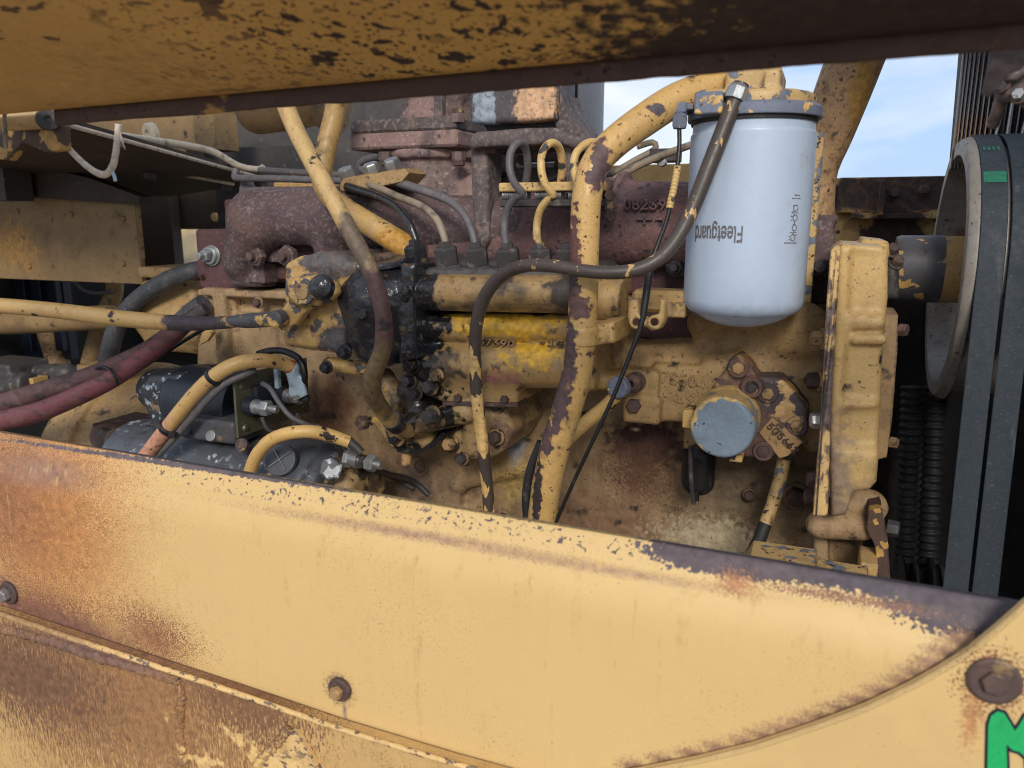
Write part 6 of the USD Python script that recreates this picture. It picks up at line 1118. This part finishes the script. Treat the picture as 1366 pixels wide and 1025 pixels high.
# ---- fan drive hub, pulley, belts
xh0 = P(1183, 362, .93)[0]; xp = P(1262, 360, .93)[0]; zc = P(1262, 362, .93)[2]; yc = .95; Rp = .137
t = Thing('fan_hub', 'dark grey fan drive hub with worn yellow end running into the pulley', 'hub')
zh = P(1225, 362, .90)[2]; rh = 47 * S(1225, 362, .88)
t.part('barrel', lathe([(0, 0), (rh * .95, 0), (rh, .004), (rh, .045), (0, .045)], V(P(1196, 362, .9)[0], yc - .01, zh), V(1, 0, 0), 48), L['clevis']); t.part('worn_end', lathe([(0, 0), (rh * .99, 0), (rh * .99, .05), (0, .05)], V(P(1243, 362, .9)[0], yc - .01, zh), V(1, 0, 0), 48), L['pipe_tan'], label='yellow worn end of the hub')
b = Casting(.0026).add(slab([(1120, 334), (1192, 334), (1200, 345), (1200, 400), (1120, 400)], .87, .95, .006)); t.part('housing', b.mesh(.0005, 110), L['bolt_dark'], 60)
for a, c in ((1188, 336), (1194, 352)): pbolt(t, a, c, .84, 8, L['bolt_rust'], L['bolt_dark'], d=V(.3, -.6, .6))
t.done()
zp = zh - .002
xl = P(1283, 240, yc)[0] - .0065
bw, gap = .0212, .0030
t = Thing('fan_pulley', 'grey metal fan pulley with hollow dished side facing left', 'pulley')
w = 2 * bw + gap + .014; e = .0090
t.part('wheel', lathe([(Rp * .87, 0), (Rp * .97, 0), (Rp * .985, .002), (Rp, e - .002), (Rp, e), (Rp * .93, e + .001), (Rp * .93, e + bw - .001), (Rp * .97, e + bw), (Rp * .97, e + bw + gap), (Rp * .93, e + bw + gap), (Rp * .93, w - .002), (Rp, w - .002), (Rp, w), (Rp * .3, w), (Rp * .3, w - .008), (Rp * .74, w - .014), (Rp * .85, .010), (Rp * .87, 0)], V(xl, yc, zp), V(1, 0, 0), 96), L['pulley_metal'], 30)
t.done()
def beltpath(rr):
    zl = P(1285, 830, .78)[2] - .05; yl, rl = .965, rr + .050
    # tangent lines at the near side from the pulley (yc, zp) to the lower pulley (yl, zl)
    d = np.array([yl - yc, zl - zp]); D = np.linalg.norm(d); d /= D; n = np.array([d[1], -d[0]]); n = n if n[0] < 0 else -n
    k = (rr - rl) / D; nn = n * math.sqrt(1 - k * k) + d * k
    a0 = math.atan2(nn[1], nn[0]); nb = -n * math.sqrt(1 - k * k) + d * k; a1 = math.atan2(nb[1], nb[0])
    if a1 > a0: a1 -= 2 * math.pi
    up = [(yc + rr * math.cos(a), zp + rr * math.sin(a)) for a in np.linspace(a0, a1, 60)] if math.sin((a0 + a1) / 2) > 0 else [(yc + rr * math.cos(a), zp + rr * math.sin(a)) for a in np.linspace(a0, a1 + (2 * math.pi if a1 < a0 else 0), 60)]
    b1 = a1; lo = [(yl + rl * math.cos(a), zl + rl * math.sin(a)) for a in np.linspace(a1, a0 - 2 * math.pi if a0 > a1 else a0, 60)]
    seg = lambda p, q, n: [tuple(np.array(p) + (np.array(q) - np.array(p)) * i / n) for i in range(1, n)]
    return np.array(up + seg(up[-1], lo[0], 20) + lo + seg(lo[-1], up[0], 20))
def belt(x0):
    o = beltpath(Rp * 1.012); k = len(o); c = o.mean(0)
    t_ = np.roll(o, -1, 0) - np.roll(o, 1, 0); t_ /= np.linalg.norm(t_, axis=1, keepdims=True); nrm = np.stack([t_[:, 1], -t_[:, 0]], 1)
    if ((o - c) * nrm).sum() < 0: nrm = -nrm
    sec = [(0, 0.0008), (.001, .0), (bw - .001, 0), (bw, .0008), (bw - .0006, .003), (bw - .004, .010), (.004, .010), (.0006, .003)]
    v = np.stack([[(x0 + a, *(o[i] - nrm[i] * b)) for a, b in sec] for i in range(k)]).reshape(-1, 3); m_ = len(sec)
    i, j = np.meshgrid(np.arange(k), np.arange(m_), indexing='ij'); i2, j2 = (i + 1) % k, (j + 1) % m_
    q = np.stack([i * m_ + j, i2 * m_ + j, i2 * m_ + j2, i * m_ + j2], -1).reshape(-1, 4); tm = trimesh.Trimesh(v, np.vstack([q[:, [0, 1, 2]], q[:, [0, 2, 3]]]), process=False)
    tm.fix_normals(); return tm, o, nrm
bm, o, nrm = belt(xl + .0090)
t = Thing('inner_belt', 'wide dark blue grey drive belt with a green stripe, left of the two', 'drive belt')
t.part('belt', bm, L['belt'], 40)
zs = P(1295, 232, .83)[2]; i0 = [i for i in range(len(o)) if o[i][0] < yc - .05]; i0 = min(i0, key=lambda i: abs(o[i][1] - zs)); ii = [(i0 + d) % len(o) for d in (-1, 0, 1)]
def patch(idx, x0, x1, lift=.0005):
    pts = np.stack([[(x0, *(o[i] + nrm[i] * lift)), (x1, *(o[i] + nrm[i] * lift))] for i in idx]); return sheet(pts, (0, .0006, 0))
t.part('green_stripe', patch(ii, xl + .0105, xl + .0075 + bw), L['belt_green'], False)
zs2 = P(1295, 200, .86)[2]; i1 = min([i for i in range(len(o)) if o[i][0] < yc - .01 and o[i][1] > zp], key=lambda i: abs(o[i][1] - zs2))
for k in range(4): t.part('green_mark', patch([i1, i1 + 1], xl + .0120 + .004 * k, xl + .0140 + .004 * k), L['belt_green'], False)
t.done()
bm2, _, _ = belt(xl + .0090 + bw + gap); t = Thing('outer_belt', 'wide plain dark blue grey drive belt, right of the two', 'drive belt'); t.part('belt', bm2, L['belt'], 40); t.done()
for (px, py, y), lab in zip(((1216, 535, .98), (1248, 535, .98)), ('ribbed black hose rising in the shadow nearest the timing cover', 'ribbed black hose in the shadow just left of the belts')):
    one('ribbed_hose', lab, 'hose', sweep([P(px, 515, y), P(px - 3, 600, y - .01), P(px - 8, 700, y - .02), P(px - 10, 760, y - .03)], 12.5 * S(px, py, y), n=20, step=.0011, mod=lambda l: 1 + .13 * math.sin(l * 6.283 / .0088)), L['rubber'], 50, group='ribbed hoses beside the belts')
t = Thing('lower_pulleys', 'cluster of dark lower pulley discs seen edge on above the side panel', 'pulley')
for k, (x, r) in enumerate(((1192, 92), (1212, 82), (1232, 88), (1246, 80))):
    p = P(x, 830, .92); s = S(x, 830, .9); t.part('disc', lathe([(0, 0), (r * s * .98, 0), (r * s, .003), (r * s * .9, .007), (0, .007)], V(p[0], .92, p[2]), V(1, 0, 0), 64), L['bolt_dark' if k % 2 else 'rubber'])
t.done()

# ---- radiator fins, guard wires and bracket at upper right
t = Thing('radiator_core', 'slanting grey radiator fins against the sky at upper right', 'radiator')
for k in range(16):
    x0, x1 = 1288 + 4.6 * k, 1268 + 4.0 * k
    q = [P(x0 + .22 * k * k, 40, .98), P(x1 + .22 * k * k, 225, .98)]; w_ = V(.0013, 0, 0)
    v = np.array([q[0], q[0] + w_, q[1] + w_, q[1]]); v = np.vstack([v, v + V(.003, .03, 0)]); t.part('fin', trimesh.convex.convex_hull(v), L['fin_grey'], False)
t.part('core_back', plate([(1290, 30), (1420, 30), (1420, 260), (1272, 240)], 1.05, 1.10), L['dark_back'], False); t.done()
for (a, b), lab in zip((((1345, 120), (1316, 225)), ((1353, 120), (1336, 225)), ((1378, 120), (1352, 225))), ('leftmost thin guard wire in front of the radiator fins', 'middle thin guard wire beside the bolted bracket', 'rightmost thin guard wire at the photo edge')):
    one('guard_wire', lab, 'wire', sweep([P(a[0], a[1], .968), P(b[0], b[1], .968)], .0016, n=8), L['zinc'], 40, group='fan guard wires')
t = Thing('shroud_bracket', 'dark cast bracket with steel bolts in the upper right corner', 'bracket')
b = Casting(.0022).add(rod(P(1352, 88, .66), P(1352, 88, .70), 20 * S(1352, 88, .66), .004)).sub(rod(P(1352, 84, .64), P(1352, 84, .69), 12 * S(1352, 88, .66), .003), .003).add(capsule(P(1345, 120, .68), P(1385, 115, .68), .009), .006).add(capsule(P(1362, 90, .68), P(1385, 140, .68), .008), .008)
b.add(capsule(P(1337, 128, .69), P(1325, 165, .71), .0045), .006)
t.part('casting', b.mesh(.0005, 160), L['flange_rust'], 60)
for a, c, r, dd in ((1338, 112, 12, V(-1, -.8, .3)), (1351, 88, 9, TO), (1360, 128, 10, V(-.4, -1, .2))): pbolt(t, a, c, .672, r * .85, L['steel'], L['bolt_rust'], d=dd)
t.done()
